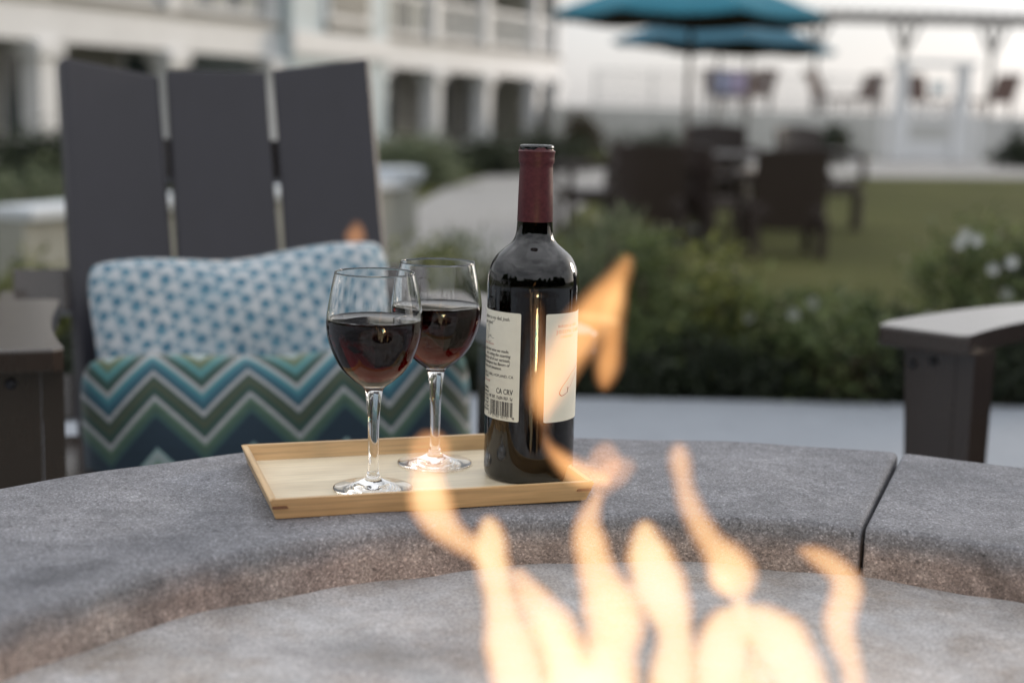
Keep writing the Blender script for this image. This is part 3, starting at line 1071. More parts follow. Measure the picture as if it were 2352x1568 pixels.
def make_chair(name):
    root = empty(name)
    # back slats: three wide boards, the outer two turned in a little
    for k in (-1, 0, 1):
        bm = NB()
        wd = .174
        L0, L1 = -.05, .63 - (.019, .020, .0)[k + 1]
        for (u, w, zz) in ((0, 0, 0),):
            box(bm, (0, 0, (L0 + L1) / 2), (wd, .032, L1 - L0), bevel=.007)
        o = build('back_slat', bm, M['slat'], root)
        rec = R(-26)
        o.location = (k * (wd + .0015) + .040, .640 - (.030 if k else 0), .385)
        o.rotation_euler = (Matrix.Rotation(rec, 3, 'X') @ Matrix.Rotation(R(.9) * k, 3, 'Y') @ Matrix.Rotation(R(-21) * k, 3, 'Z')).to_euler()
    # back rails behind the slats
    for nm, z in (('back_rail', .78), ('back_rail', .565), ('back_rail', .40)):
        bm = NB(); y = .668 + (z - .385) * .488
        box(bm, (.040, y + .022, z), (.48 if z > .6 else .70, .028, .075), bevel=.003, rot=Matrix.Rotation(R(-26), 4, 'X'))
        build(nm, bm, M['arm'], root)
    for s in (-1, 1):
        bm = NB(); prism(bm, arm_poly(s), .572, .600, .004)
        build('arm', bm, M['arm'], root)
        bm = NB()      # front leg: a wide front board and a side board, tapered to the foot
        V = [bm.verts.new((SX(s, x), y, z)) for (x, y, z) in ((.276, .030, .5715), (.354, .030, .5715), (.354, .056, .5715), (.276, .056, .5715), (.276, .042, 0), (.322, .042, 0), (.322, .068, 0), (.276, .068, 0))]
        for f in ((0, 1, 2, 3), (4, 5, 6, 7), (0, 1, 5, 4), (1, 2, 6, 5), (2, 3, 7, 6), (3, 0, 4, 7)): bm.faces.new([V[i] for i in f])
        lg = build('leg', bm, M['arm'], root)
        bm = NB()
        V = [bm.verts.new((SX(s, x), y, z)) for (x, y, z) in ((.250, .031, .5715), (.2755, .031, .5715), (.2755, .095, .5715), (.250, .095, .5715), (.250, .043, 0), (.2755, .043, 0), (.2755, .085, 0), (.250, .085, 0))]
        for f in ((0, 1, 2, 3), (4, 5, 6, 7), (0, 1, 5, 4), (1, 2, 6, 5), (2, 3, 7, 6), (3, 0, 4, 7)): bm.faces.new([V[i] for i in f])
        build('leg_side_board', bm, M['arm'], root)
        for (xx, yy, zz) in ((.309, .030, .555), (.340, .030, .547)):
            bm = NB(); lathe(bm, [(0, .004), (.005, .0035), (.007, 0), (0, 0)], 16)
            o = build('bolt', bm, M['bolt'], lg, True)
            o.location = (SX(s, xx), yy, zz); o.rotation_euler = (R(90), 0, 0)
        bm = NB()      # side rail running back to the rear foot
        V = [bm.verts.new((SX(s, x), y, z)) for (x, y, z) in ((.222, .02, .37), (.222, .02, .26), (.222, .92, .0), (.222, 1.0, .0), (.222, .70, .33), (.2495, .02, .37), (.2495, .02, .26), (.2495, .92, .0), (.2495, 1.0, .0), (.2495, .70, .33))]
        for f in ((0, 1, 2, 3, 4), (9, 8, 7, 6, 5), (0, 5, 6, 1), (1, 6, 7, 2), (2, 7, 8, 3), (3, 8, 9, 4), (4, 9, 5, 0)): bm.faces.new([V[i] for i in f])
        build('side_rail', bm, M['arm'], root)
        bm = NB(); bar(bm, (SX(s, .31), .42, .553), (SX(s, .31), .76, .553), .04, .035)
        build('arm_support', bm, M['arm'], root)
    for i in range(6):
        bm = NB(); y = .05 + i * .098
        box(bm, (.016, y, .372 - (y - .02) * .06 + .012), (.528, .088, .022), bevel=.003)
        build('seat_slat', bm, M['arm'], root)
    bm = NB(); box(bm, (.016, .008, .325), (.528, .024, .10), bevel=.003); build('apron', bm, M['arm'], root)
    return root


c1 = make_chair('adirondack_chair')
c1.location = (-.2805, 1.6975, 0); c1.rotation_euler.z = R(19)
tag(c1, 'wide-slatted dark Adirondack chair at the left with two cushions propped on it', 'chair', 'Adirondack chairs round the fire pit')
c2 = copy_tree(c1)
yaw2 = R(-43)
u2 = Vector((math.cos(yaw2), math.sin(yaw2), 0)); v2 = Vector((-math.sin(yaw2), math.cos(yaw2), 0))
pos2 = Vector((.512, 1.969, 0)) + u2 * .380
c2.location = pos2; c2.rotation_euler.z = yaw2
tag(c2, 'dark Adirondack chair at the right edge, only an arm and front leg in view', 'chair', 'Adirondack chairs round the fire pit')


# ------------------------------------------------------------------ cushions
def pillow(name, w, h, t, mat, label, sag=0.0, ear=.03, seed=1, topdip=.0, bulge=1.0):
    random.seed(seed)
    nx, ny = 40, 28
    me_v, me_f, uvs = [], [], {}
    idx = {}
    p1 = [random.uniform(0, 6.28) for _ in range(6)]
    for side in (1, -1):
        for j in range(ny + 1):
            for i in range(nx + 1):
                u, v = i / nx, j / ny
                a, b = 2 * u - 1, 2 * v - 1
                edge_ = (i in (0, nx) or j in (0, ny))
                if edge_ and side == -1:
                    idx[(side, i, j)] = idx[(1, i, j)]; continue
                pin = 1 - ear * (1 - abs(a) ** 2.0) * (abs(b) ** 3)         # edges draw in between corners
                pinx = 1 - ear * .8 * (1 - abs(b) ** 2.0) * (abs(a) ** 3)
                rc = 1 - .085 * (a * a * b * b) ** 2.5
                pinx *= rc; pin *= rc
                x = a * w / 2 * pinx
                z = b * h / 2 * pin - topdip * math.exp(-((a + .05) / .35) ** 2) * max(0, b) ** 2 * h
                prof = ((1 - abs(a) ** 2.6) * (1 - abs(b) ** 2.6)) ** .55 if not edge_ else 0
                y = -side * t / 2 * prof * bulge
                y += .006 * math.sin(5 * a + p1[0]) * math.sin(4 * b + p1[1]) * (prof > 0)
                y += sag * (1 - b) * .5
                idx[(side, i, j)] = len(me_v)
                me_v.append((x, y, z + h / 2))
                uvs[len(me_v) - 1] = (u, v)
    for side in (1, -1):
        for j in range(ny):
            for i in range(nx):
                q = [idx[(side, i, j)], idx[(side, i + 1, j)], idx[(side, i + 1, j + 1)], idx[(side, i, j + 1)]]
                me_f.append(tuple(q if side == 1 else q[::-1]))
    o = raw(name, me_v, me_f, mat, smooth=True)
    uvl = o.data.uv_layers.new(name='UVMap')
    for lp_ in o.data.loops:
        uvl.data[lp_.index].uv = uvs[lp_.vertex_index]
    return o


cu_, sv_ = math.cos(R(19)), math.sin(R(19))
def chair_pt(x, y, z): return Vector((-.2805 + x * cu_ - y * sv_, 1.6975 + x * sv_ + y * cu_, z))


pb = pillow('throw_pillow', .495, .345, .15, M['star'], '', seed=3, topdip=.035, ear=.06)
pb.location = chair_pt(.058, .475, .338); pb.rotation_euler = (R(-22), R(-4.0), R(19))
tag(pb, 'white throw pillow with small blue star pattern leaning behind the zigzag one', 'pillow', 'cushions on the left chair')
pf = pillow('throw_pillow', .575, .34, .15, M['chevron'], '', seed=5, topdip=.02, ear=.05)
pf.location = chair_pt(.056, .235, .215); pf.rotation_euler = (R(-17), R(-1), R(16))
tag(pf, 'blue and green zigzag chevron pillow at the front of the left chair', 'pillow', 'cushions on the left chair')

# ------------------------------------------------------------------ flames
fire = empty('fire', (PC.x, PC.y, TOP - .10), 0, 'tall blurred orange gas flames rising from the fire pit burner', 'fire')
FLM = fire.location.copy()
# the fire's own light
fl_d = bpy.data.lights.new('fire_glow', 'POINT')
fl_d.energy = 3.0
fl_d.color = (1.0, .46, .16)
fl_d.shadow_soft_size = .03
fl = bpy.data.objects.new('fire_glow', fl_d)
col.objects.link(fl)
fl.parent = fire
fl.location = Vector((.115, .70, TOP + .045)) - FLM


def tongue(pts, Y, mat='flame', flat=.8, wide=1.0):
    """a tongue of flame: an orange sheath of thin gas round a denser, paler core"""
    k = catmull([tuple(map(float, p)) for p in pts], 6)
    P_ = [at(x, y, Y) - FLM for x, y, w in k]
    def skin(f, add, name, m_, parent):
        bm = NB()
        tube(bm, P_, [max(.0005, (w * f * (1 + .06 * math.sin(y * .035 + x * .011) + .025 * math.sin(y * .08 + x * .03)) + add) * Y / PF) for x, y, w in k], 20, True, flat)
        return build(name, bm, M[m_], parent, True)
    if mat == 'flame_faint':
        return skin(1.1 * wide, 0, 'flame', mat, fire)
    o = skin(1.10 * wide, 5, 'flame', 'sheath', fire)
    skin(.90 * wide, -3, 'flame_core', mat, o)
    return o


B_ = 1760
tongue([(1215, B_, 66), (1193, 1568, 68), (1167, 1467, 54), (1152, 1392, 42), (1141, 1336, 37), (1129, 1280, 37), (1126, 1242, 38), (1124, 1212, 31), (1118, 1186, 12)], .74)
tongue([(1130, 1300, 14), (1092, 1262, 24), (1058, 1240, 31), (1024, 1212, 36), (998, 1175, 43), (985, 1137, 44), (982, 1104, 40), (984, 1080, 20)], .75, 'flame_thin')
tongue([(986, 1150, 30), (984, 1100, 42), (984, 1056, 46), (990, 1020, 44), (992, 990, 20)], .76, 'flame_faint')
tongue([(1330, B_, 66), (1310, 1568, 68), (1284, 1480, 58), (1248, 1415, 50), (1212, 1360, 36), (1184, 1308, 14)], .78, 'flame_thin')
tongue([(1330, B_, 50), (1308, 1568, 46), (1290, 1500, 34), (1262, 1440, 22), (1240, 1400, 6)], .77)
tongue([(1400, B_, 48), (1398, 1568, 64), (1404, 1486, 66), (1414, 1430, 66), (1400, 1385, 62), (1384, 1345, 54), (1370, 1310, 46), (1358, 1261, 38), (1350, 1212, 31), (1356, 1178, 24), (1368, 1146, 15), (1378, 1125, 8)], .76, 'flame_thin')
tongue([(1362, 1180, 10), (1376, 1135, 20), (1400, 1096, 34), (1436, 1074, 28), (1462, 1072, 10)], .77, 'flame_faint')
tongue([(1380, 1110, 22), (1388, 1070, 36), (1392, 1036, 30), (1394, 1012, 10)], .77, 'flame_faint')
tongue([(1400, 1104, 14), (1355, 1096, 26), (1318, 1078, 25), (1286, 1052, 18), (1262, 1026, 10), (1250, 1000, 5)], .74, 'flame_wisp')
tongue([(1545, B_, 50), (1544, 1568, 52), (1551, 1486, 44), (1545, 1430, 48), (1533, 1392, 54), (1510, 1336, 60), (1492, 1280, 56), (1484, 1242, 38), (1482, 1212, 24), (1482, 1194, 8)], .72)
tongue([(1561, 1018, 9), (1560, 1040, 21), (1562, 1062, 25), (1568, 1095, 22), (1575, 1130, 22), (1589, 1168, 24), (1608, 1205, 28), (1632, 1244, 32), (1660, 1280, 42), (1682, 1316, 50), (1692, 1346, 44), (1698, 1374, 24), (1700, 1400, 12)], .71, 'flame_thin')
tongue([(1636, 1296, 8), (1650, 1322, 24), (1668, 1346, 22), (1684, 1368, 8)], .715, 'flame_thin')
tongue([(1700, 1376, 10), (1697, 1400, 30), (1682, 1430, 52), (1664, 1480, 62), (1655, 1568, 66), (1650, B_, 60)], .70)
tongue([(1698, 1380, 8), (1714, 1404, 28), (1748, 1432, 50), (1788, 1476, 66), (1818, 1530, 68), (1834, 1568, 66), (1860, B_, 60)], .70)
tongue([(1832, 1262, 5), (1862, 1270, 17), (1905, 1294, 27), (1936, 1325, 33), (1944, 1358, 38), (1936, 1390, 36), (1928, 1425, 35), (1934, 1467, 34), (1949, 1508, 30), (1962, 1568, 25), (1975, B_, 25)], .74, 'flame_thin')
tongue([(1384, B_, 40), (1383, 1568, 40), (1383, 1510, 26), (1384, 1475, 6)], .70)
tongue([(1740, B_, 40), (1738, 1568, 38), (1735, 1530, 22), (1732, 1500, 6)], .80, 'flame_thin')
# torn-off wisps that drift in front of the bottle
tongue([(1444, 586, 10), (1434, 612, 20), (1414, 648, 28), (1388, 690, 38), (1356, 732, 46), (1324, 778, 50), (1292, 826, 48), (1264, 876, 42), (1250, 924, 32), (1246, 966, 10)], .72, 'flame_wisp', .45)
tongue([(1424, 640, 8), (1412, 690, 24), (1406, 740, 25), (1403, 790, 26), (1396, 836, 26), (1390, 872, 19), (1388, 896, 6)], .73, 'flame_wisp', .5)
tongue([(1318, 722, 3), (1345, 726, 6), (1380, 731, 6), (1408, 736, 5), (1418, 742, 2)], .74, 'flame', 2.0)
tongue([(1236, 700, 6), (1240, 780, 14), (1244, 860, 20), (1246, 940, 18), (1250, 1000, 8)], .73, 'flame_faint', .8)
tongue([(818, 508, 5), (819, 526, 15), (816, 546, 22), (815, 562, 10)], .70, 'flame_faint', 1.4)


# ------------------------------------------------------------------ planting
def shrub_leaves(rng, rx, ry, h, n, lf, lw, spiky=0.0, flat_top=.3, lift=0.0):
    V, F = [], []
    # clumps give uneven outline and gaps
    cl = []
    for _ in range(max(5, int(n / 130))):
        a = rng.uniform(0, 2 * PI); rr = math.sqrt(rng.random()) * .85
        hz = rng.uniform(.25, 1.0) * (1 - .35 * rr * rr)
        cl.append((rx * rr * math.cos(a), ry * rr * math.sin(a), h * hz, rng.uniform(.16, .34)))
    for i in range(n):
        c_ = cl[rng.randrange(len(cl))]
        s = c_[3] * min(rx, ry, h) * 1.3
        p = Vector((c_[0] + rng.gauss(0, s), c_[1] + rng.gauss(0, s), max(.02, c_[2] * rng.random() ** .35 + rng.gauss(0, s * .5)) + lift))
        if spiky:
            d = Vector((rng.gauss(0, .5), rng.gauss(0, .5), 1.0)).normalized()
        else:
            d = Vector((rng.gauss(0, 1), rng.gauss(0, 1), rng.gauss(.45, .7))).normalized()
        q = d.cross(Vector((rng.gauss(0, 1), rng.gauss(0, 1), rng.gauss(0, 1))))
        if q.length < .05: continue
        q.normalize()
        L = lf * rng.uniform(.6, 1.35); w = lw * rng.uniform(.7, 1.3)
        o_ = len(V)
        mid = p + d * L * .45 + q.cross(d) * L * .08
        V += [p, mid + q * w / 2, p + d * L, mid - q * w / 2]
        F.append((o_, o_ + 1, o_ + 2, o_ + 3))
    return V, F


def shrub(name, label, loc, rx, ry, h, n, mat, seed, lf=.045, lw=.018, spiky=0, cat='shrub', group=None, flowers=0, fl_r=.022):
    rng = random.Random(seed)
    root = empty(name, loc, 0, label, cat, group)
    V, F = shrub_leaves(rng, rx, ry, h, n, lf, lw, spiky)
    raw('foliage', V, F, M[mat], root)
    bm = NB()
    for k in range(7):
        a = rng.uniform(0, 2 * PI); e = Vector((math.cos(a) * rx * .55, math.sin(a) * ry * .55, h * rng.uniform(.55, .85)))
        tube(bm, [Vector((e.x * .12, e.y * .12, -.04)), e * .5 + Vector((0, 0, h * .06)), e], [.010 * h / .4, .007 * h / .4, .003 * h / .4], 6)
    build('stems', bm, M['bark'], root, True)
    for k in range(flowers):
        a = rng.uniform(-PI, 0); rr = rng.uniform(.35, .9)
        bm = NB()
        c_ = Vector((rx * rr * math.cos(a), ry * rr * math.sin(a) - .03, h * rng.uniform(.55, 1.0)))
        for pth in range(6):
            b = pth * PI / 3
            d = Vector((math.cos(b), -.35, math.sin(b))) * fl_r
            s = Vector((-math.sin(b), 0, math.cos(b))) * fl_r * .45
            v = [bm.verts.new(c_), bm.verts.new(c_ + d * .6 + s), bm.verts.new(c_ + d), bm.verts.new(c_ + d * .6 - s)]
            bm.faces.new(v)
        build('blossom', bm, M['petal'], root)
    return root


def hedge_at(px, toppy, Y, wpx, label, mat, n, seed, base_z=-.06, **kw):
    top = at(px, toppy, Y)
    h = top.z - base_z
    rx = wpx * Y / PF / 2
    return shrub(kw.pop('name', 'shrub'), label, (top.x, Y, base_z), rx, kw.pop('ry', .35), h, n, mat, seed, **kw)


GH = 'shrubs along the patio edge'
hedge_at(930, 535, 5.0, 230, 'olive shrub just right of the left chair, behind the wine glasses', 'leaf_a', 2200, 11, group=GH)
hedge_at(1075, 480, 5.2, 200, 'feathery green shrub between the rear glass rim and the bottle neck', 'leaf_c', 2000, 12, group=GH, spiky=1, lf=.05, lw=.009)
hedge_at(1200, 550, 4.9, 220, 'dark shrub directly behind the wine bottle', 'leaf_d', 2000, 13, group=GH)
hedge_at(1385, 462, 5.0, 190, 'grey-green bush rising right of the bottle shoulder', 'leaf_c', 2400, 14, group=GH, spiky=1, lf=.055, lw=.010)
hedge_at(1500, 510, 4.85, 200, 'bright green bush in front of the wicker chairs', 'leaf_b', 2200, 15, group=GH, lf=.05, lw=.016)
hedge_at(1640, 555, 4.8, 210, 'yellow-green shrub below the nearest wicker chair legs', 'leaf_a', 2200, 16, group=GH)
hedge_at(1790, 605, 4.75, 230, 'low green shrub with a few white blooms, middle of the patio hedge', 'leaf_b', 2300, 17, group=GH, flowers=3)
hedge_at(1950, 645, 4.7, 240, 'low leafy shrub just left of the right chair arm', 'leaf_b', 2600, 18, group=GH)
hedge_at(2080, 690, 4.75, 190, 'low dark shrub with white flowers just behind the right arm tip', 'leaf_d', 2000, 19, group=GH, flowers=3)
hedge_at(2270, 460, 4.9, 260, 'tall bush with white flowers above the right chair arm', 'leaf_b', 2600, 20, group=GH, flowers=6, fl_r=.021)
hedge_at(2395, 560, 4.8, 200, 'dark green bush cut by the right edge of the picture', 'leaf_d', 1800, 21, group=GH, flowers=3)
hedge_at(60, 600, 4.9, 260, 'olive green shrub above the left chair arm', 'leaf_a', 2400, 22, group=GH)
hedge_at(230, 640, 5.0, 260, 'green shrub behind the left side of the slatted chair back', 'leaf_a', 1800, 23, group=GH)
hedge_at(480, 660, 5.0, 320, 'green shrub hidden behind the chair back slats', 'leaf_b', 1800, 24, group=GH)
hedge_at(740, 640, 5.1, 280, 'shrub behind the right slat of the chair back', 'leaf_b', 1800, 25, group=GH)
ORD = ('first', 'second', 'third', 'fourth', 'fifth', 'sixth', 'seventh', 'eighth', 'ninth', 'tenth', 'eleventh', 'twelfth', 'thirteenth', 'last')
# dark woody skirt of the hedge, close to the paving
for i in range(14):
    px = 880 + i * 118
    hedge_at(px, 742 + 9 * (i % 3), 4.58, 190, '%s low dark shrub along the paving edge, counted rightwards from the left chair' % ORD[i], 'leaf_r' if i == 9 else 'leaf_d', 2300, 40 + i, base_z=-.05, group='low dark shrubs hemming the patio', ry=.16, lf=.035, lw=.014, name='ground_shrub')
for i in range(4):
    px = 20 + i * 150
    hedge_at(px, 760, 4.6, 220, '%s low dark shrub at the paving edge, counted from the picture left behind the chair' % ORD[i], 'leaf_d', 1400, 60 + i, base_z=-.05, group='low dark shrubs hemming the patio', ry=.18, name='ground_shrub')

# clipped hedges further back
def far_hedge(label, px, py_top, py_bot, Y, wpx, mat, n, seed, lf=.09, lw=.05, depth=.6, group='clipped hedges below the building', gz=-.2):
    top = at(px, py_top, Y)
    return shrub('hedge', label, (top.x, Y, gz), wpx * Y / PF / 2, depth, top.z - gz, n, mat, seed, lf, lw, cat='hedge', group=group)


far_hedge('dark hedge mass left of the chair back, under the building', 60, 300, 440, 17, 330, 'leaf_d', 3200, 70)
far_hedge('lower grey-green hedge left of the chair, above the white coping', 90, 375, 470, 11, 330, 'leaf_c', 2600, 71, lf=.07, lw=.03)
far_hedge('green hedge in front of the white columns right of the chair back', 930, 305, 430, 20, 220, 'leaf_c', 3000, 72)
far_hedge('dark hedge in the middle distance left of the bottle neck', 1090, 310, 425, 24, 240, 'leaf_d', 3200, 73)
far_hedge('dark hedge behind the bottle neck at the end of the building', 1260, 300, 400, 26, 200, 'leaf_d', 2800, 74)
far_hedge('brownish rounded bush below the corner of the building', 1335, 250, 300, 36, 90, 'leaf_r', 1800, 75, lf=.12, lw=.06, group='bushes by the pool deck')
far_hedge('small green bush behind the right wicker chair', 1925, 282, 340, 33, 70, 'leaf_d', 1500, 76, lf=.12, lw=.06, group='bushes by the pool deck')
far_hedge('dark green hedge right of the white gate', 2345, 290, 370, 34, 90, 'leaf_d', 1800, 77, lf=.12, lw=.06, group='bushes by the pool deck')
far_hedge('dark hedge behind the chair back slats', 480, 345, 470, 18, 330, 'leaf_d', 2200, 78)
far_hedge('grey-green hedge behind the right chair slat', 740, 330, 470, 19, 240, 'leaf_c', 2200, 79)
far_hedge('strip of low green hedge behind the wicker chairs', 1560, 300, 360, 30, 360, 'leaf_d', 2600, 80, lf=.1, lw=.05, group='bushes by the pool deck')

# low garden wall with white coping behind the chair
A0, A1 = onz(20, 486, .30), onz(905, 416, .30)
gw_root = empty('garden_wall', (A0.x, A0.y, 0), 0, 'low stuccoed garden wall with a white coping behind the chair', 'wall')
d = Vector((A1.x - A0.x, A1.y - A0.y, 0))
bm = NB(); bar(bm, (0, 0, .03), (d.x, d.y, .03), .20, .46)
build('wall_body', bm, M['stucco'], gw_root)
bm = NB(); bar(bm, (0, 0, .2905), (d.x, d.y, .2905), .30, .06, .006)
build('coping', bm, M['coping'], gw_root)
pr = empty('wall_pillar', (A1.x, A1.y, 0), R(20), 'short square pillar with a white cap ending the garden wall, right of the chair back', 'pillar')
bm = NB(); box(bm, (0, 0, .03), (.30, .30, .50)); build('shaft', bm, M['stucco'], pr)
bm = NB(); box(bm, (0, 0, .355), (.42, .42, .10), bevel=.02, taper=(.85, .85)); build('pillar_cap', bm, M['coping'], pr)


# ------------------------------------------------------------------ dining set
def wicker_chair():
    root = empty('wicker_chair')
    bm = NB()
    n = 12
    V0, V1, V2, V3 = [], [], [], []
    for i in range(n + 1):
        u = 2 * i / n - 1
        x = u * .28; y = .26 - .05 * u * u
        for L, (dx, z, yy) in zip((V0, V1, V2, V3), ((0, .23, 0), (0, .88 - .03 * u * u, .07), (0, .88 - .03 * u * u, .035), (0, .23, -.035))):
            L.append(bm.verts.new((x, y + yy, z)))
    for i in range(n):
        for a, b in ((V0, V1), (V1, V2), (V2, V3), (V3, V0)):
            bm.faces.new((a[i], a[i + 1], b[i + 1], b[i]))
    bm.faces.new((V0[0], V1[0], V2[0], V3[0])); bm.faces.new((V0[n], V1[n], V2[n], V3[n]))
    build('backrest', bm, M['wicker'], root, True, sharp=40)
    bm = NB(); box(bm, (0, 0, .37), (.54, .52, .12), bevel=.02); build('seat', bm, M['wicker'], root)
    for s in (-1, 1):
        bm = NB(); tube(bm, [(s * .285, .24, .66), (s * .30, .05, .655), (s * .30, -.2, .645), (s * .295, -.26, .60), (s * .29, -.26, .40)], [.035, .038, .038, .034, .03], 10)
        build('arm', bm, M['wicker'], root, True)
        for y in (-.24, .24):
            bm = NB(); bar(bm, (s * .265, y, .34), (s * .258, y, 0), .072, .072, .006); build('leg', bm, M['wicker'], root)
    return root


LZ = -.204
proto = wicker_chair()
TC = Vector((1.72, 13.0, LZ))
GW = 'brown wicker chairs round the umbrella table'
spots = [(2.10, 11.2, 180 + 2, 'brown wicker chair seen squarely from behind, nearest, at the right of the dining set'),
         (1.12, 11.75, 172, 'brown wicker chair seen from behind at the front left of the table'),
         (.66, 12.7, -78, 'brown wicker chair in side view at the far left of the dining set'),
         (1.62, 12.0, 128, 'turned wicker chair between the two front chairs, its pale arm showing'),
         (2.95, 14.0, 35, 'wicker chair at the right side of the table, behind the nearest one'),
         (2.08, 14.5, 5, 'wicker chair on the far side of the table beside the umbrella pole')]
for i, (x, y, a, lab) in enumerate(spots):
    o = proto if i == 0 else copy_tree(proto)
    o.location = (x, y, LZ); o.rotation_euler = (0, 0, R(a))
    o.scale = (1, 1, .96) if i < 4 else (1.1, 1.1, 1.13)
    tag(o, lab, 'chair', GW)
tb = empty('dining_table', TC, 0, 'round dark dining table under the front teal umbrella', 'table')
bm = NB(); lathe(bm, [(0, .70), (.60, .70), (.63, .715), (.63, .735), (.61, .745), (0, .745)], 40); build('table_top', bm, M['wicker'], tb, True, sharp=40)
for k in range(4):
    a = PI / 4 + k * PI / 2
    bm = NB(); bar(bm, (.42 * math.cos(a), .42 * math.sin(a), .70), (.48 * math.cos(a), .48 * math.sin(a), 0), .05, .05); build('leg', bm, M['wicker'], tb)


def umbrella(name, loc, rad, rimz, apex, mat, label, rz=0, tilt=(0, 0), poleh=None):
    root = empty(name, loc, rz, label, 'umbrella', 'teal patio umbrellas')
    n = 8
    bm = NB()
    rings = []
    for (f, zz) in ((.03, apex), (.35, apex - (apex - rimz) * .30), (.7, apex - (apex - rimz) * .66), (1.0, rimz)):
        ring_ = []
        for i in range(n * 4):
            a = 2 * PI * i / (n * 4)
            seg = (i % 4) / 4
            # cloth sags between the ribs
            chord = math.cos(PI / n) / math.cos((seg - .5) * 2 * PI / n)
            r_ = rad * f * chord
            z_ = zz - .04 * f * math.sin(seg * PI)
            ring_.append(bm.verts.new((r_ * math.cos(a) + tilt[0] * (zz - rimz), r_ * math.sin(a), z_)))
        rings.append(ring_)
    # short valance
    rings.append([bm.verts.new((v.co.x * 1.002, v.co.y * 1.002, v.co.z - .018)) for v in rings[-1]])
    for a, b in zip(rings, rings[1:]):
        for i in range(n * 4): bm.faces.new((a[i], a[(i + 1) % (n * 4)], b[(i + 1) % (n * 4)], b[i]))
    lin = [(v.co.copy()) for v in bm.verts]
    cn = build('canopy', bm, mat, root, True, sharp=60)
    N_ = n * 4      # dark sheet added just under the cloth, its colour standing in for shade
    raw('canopy_under_shade', [(v.x * .994, v.y * .994, v.z - .012) for v in lin[:4 * N_]], [(a_ * N_ + i_, a_ * N_ + (i_ + 1) % N_, (a_ + 1) * N_ + (i_ + 1) % N_, (a_ + 1) * N_ + i_) for a_ in range(3) for i_ in range(N_)], M['under_shade'], cn)
    bm = NB(); lathe(bm, [(0, apex + .08), (.03, apex + .06), (.05, apex + .01), (.06, apex - .02), (0, apex - .02)], 16); build('finial', bm, M['pole'], cn, True)
    bm = NB(); tube(bm, [(0, 0, 0), (0, 0, apex)], .022, 12); build('pole', bm, M['pole'], root, True)
    for k in range(n):
        a = 2 * PI * k / n
        bm = NB(); bar(bm, (.04 * math.cos(a), .04 * math.sin(a), apex - .05), (rad * .985 * math.cos(a), rad * .985 * math.sin(a), rimz - .03), .018, .018); build('rib', bm, M['pole'], root)
    bm = NB(); lathe(bm, [(0, 0), (.26, 0), (.26, .05), (.05, .08), (0, .08)], 24); build('base', bm, M['black_iron'], root, True, sharp=40)
    return root


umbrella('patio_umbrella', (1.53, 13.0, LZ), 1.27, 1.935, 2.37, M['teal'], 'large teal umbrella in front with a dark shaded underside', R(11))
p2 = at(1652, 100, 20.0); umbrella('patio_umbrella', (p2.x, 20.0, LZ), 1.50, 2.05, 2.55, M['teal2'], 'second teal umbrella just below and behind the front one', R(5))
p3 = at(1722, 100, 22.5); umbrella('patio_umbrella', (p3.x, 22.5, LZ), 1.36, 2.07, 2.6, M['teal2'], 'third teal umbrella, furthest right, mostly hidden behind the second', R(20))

# ------------------------------------------------------------------ pool deck, fence, loungers, pergola, gate
DY = 41.0
DZ = 1.02
x0 = at(1270, 250, DY).x
bm = NB(); box(bm, ((x0 + 60) / 2, DY + 15, DZ / 2 - .15), (60 - x0, 30, DZ + .26), bevel=.02)
o = build('pool_deck', bm, M['retain']); o['kind'] = 'structure'
fn = empty('deck_fence', (x0 + 1.2, DY + .25, DZ), 0, 'thin grey picket fence along the pool deck edge', 'fence')
FLN = 8.2
for z in (.12, 1.0):
    bm = NB(); bar(bm, (0, 0, z), (FLN, 0, z), .03, .03); build('rail', bm, M['fence_metal'], fn)
for k in range(6):
    bm = NB(); bar(bm, (k * FLN / 5, 0, -.02), (k * FLN / 5, 0, 1.06), .05, .05); build('post', bm, M['fence_metal'], fn)
bm = NB()
for k in range(82):
    bar(bm, (.05 + k * .1, .0, .12), (.05 + k * .1, 0, .98), .012, .012)
o = build('pickets', bm, M['fence_metal'], fn); o['kind'] = 'stuff'


def lounger():
    root = empty('sun_lounger')
    bm = NB()
    for s in (-1, 1):
        bar(bm, (s * .32, -1.3, .36), (s * .32, .25, .36), .05, .05)
    build('frame', bm, M['pole'], root)
    for s in (-1, 1):
        for y in (-1.2, .15):
            bm = NB(); bar(bm, (s * .32, y, .34), (s * .32, y, 0), .05, .05); build('leg', bm, M['pole'], root)
    bm = NB(); box(bm, (0, -.53, .39), (.62, 1.5, .03), bevel=.008); build('seat', bm, M['sling'], root)
    bm = NB(); bar(bm, (0, .2, .40), (0, .58, 1.05), .66, .05, .008, up=Vector((1, 0, 0))); 
    bm.free(); bm = NB()
    box(bm, (0, 0, .37), (.66, .05, .76), bevel=.008)
    o = build('backrest', bm, M['sling'], root); o.location = (0, .2, .38); o.rotation_euler = (R(-28), 0, 0)
    return root


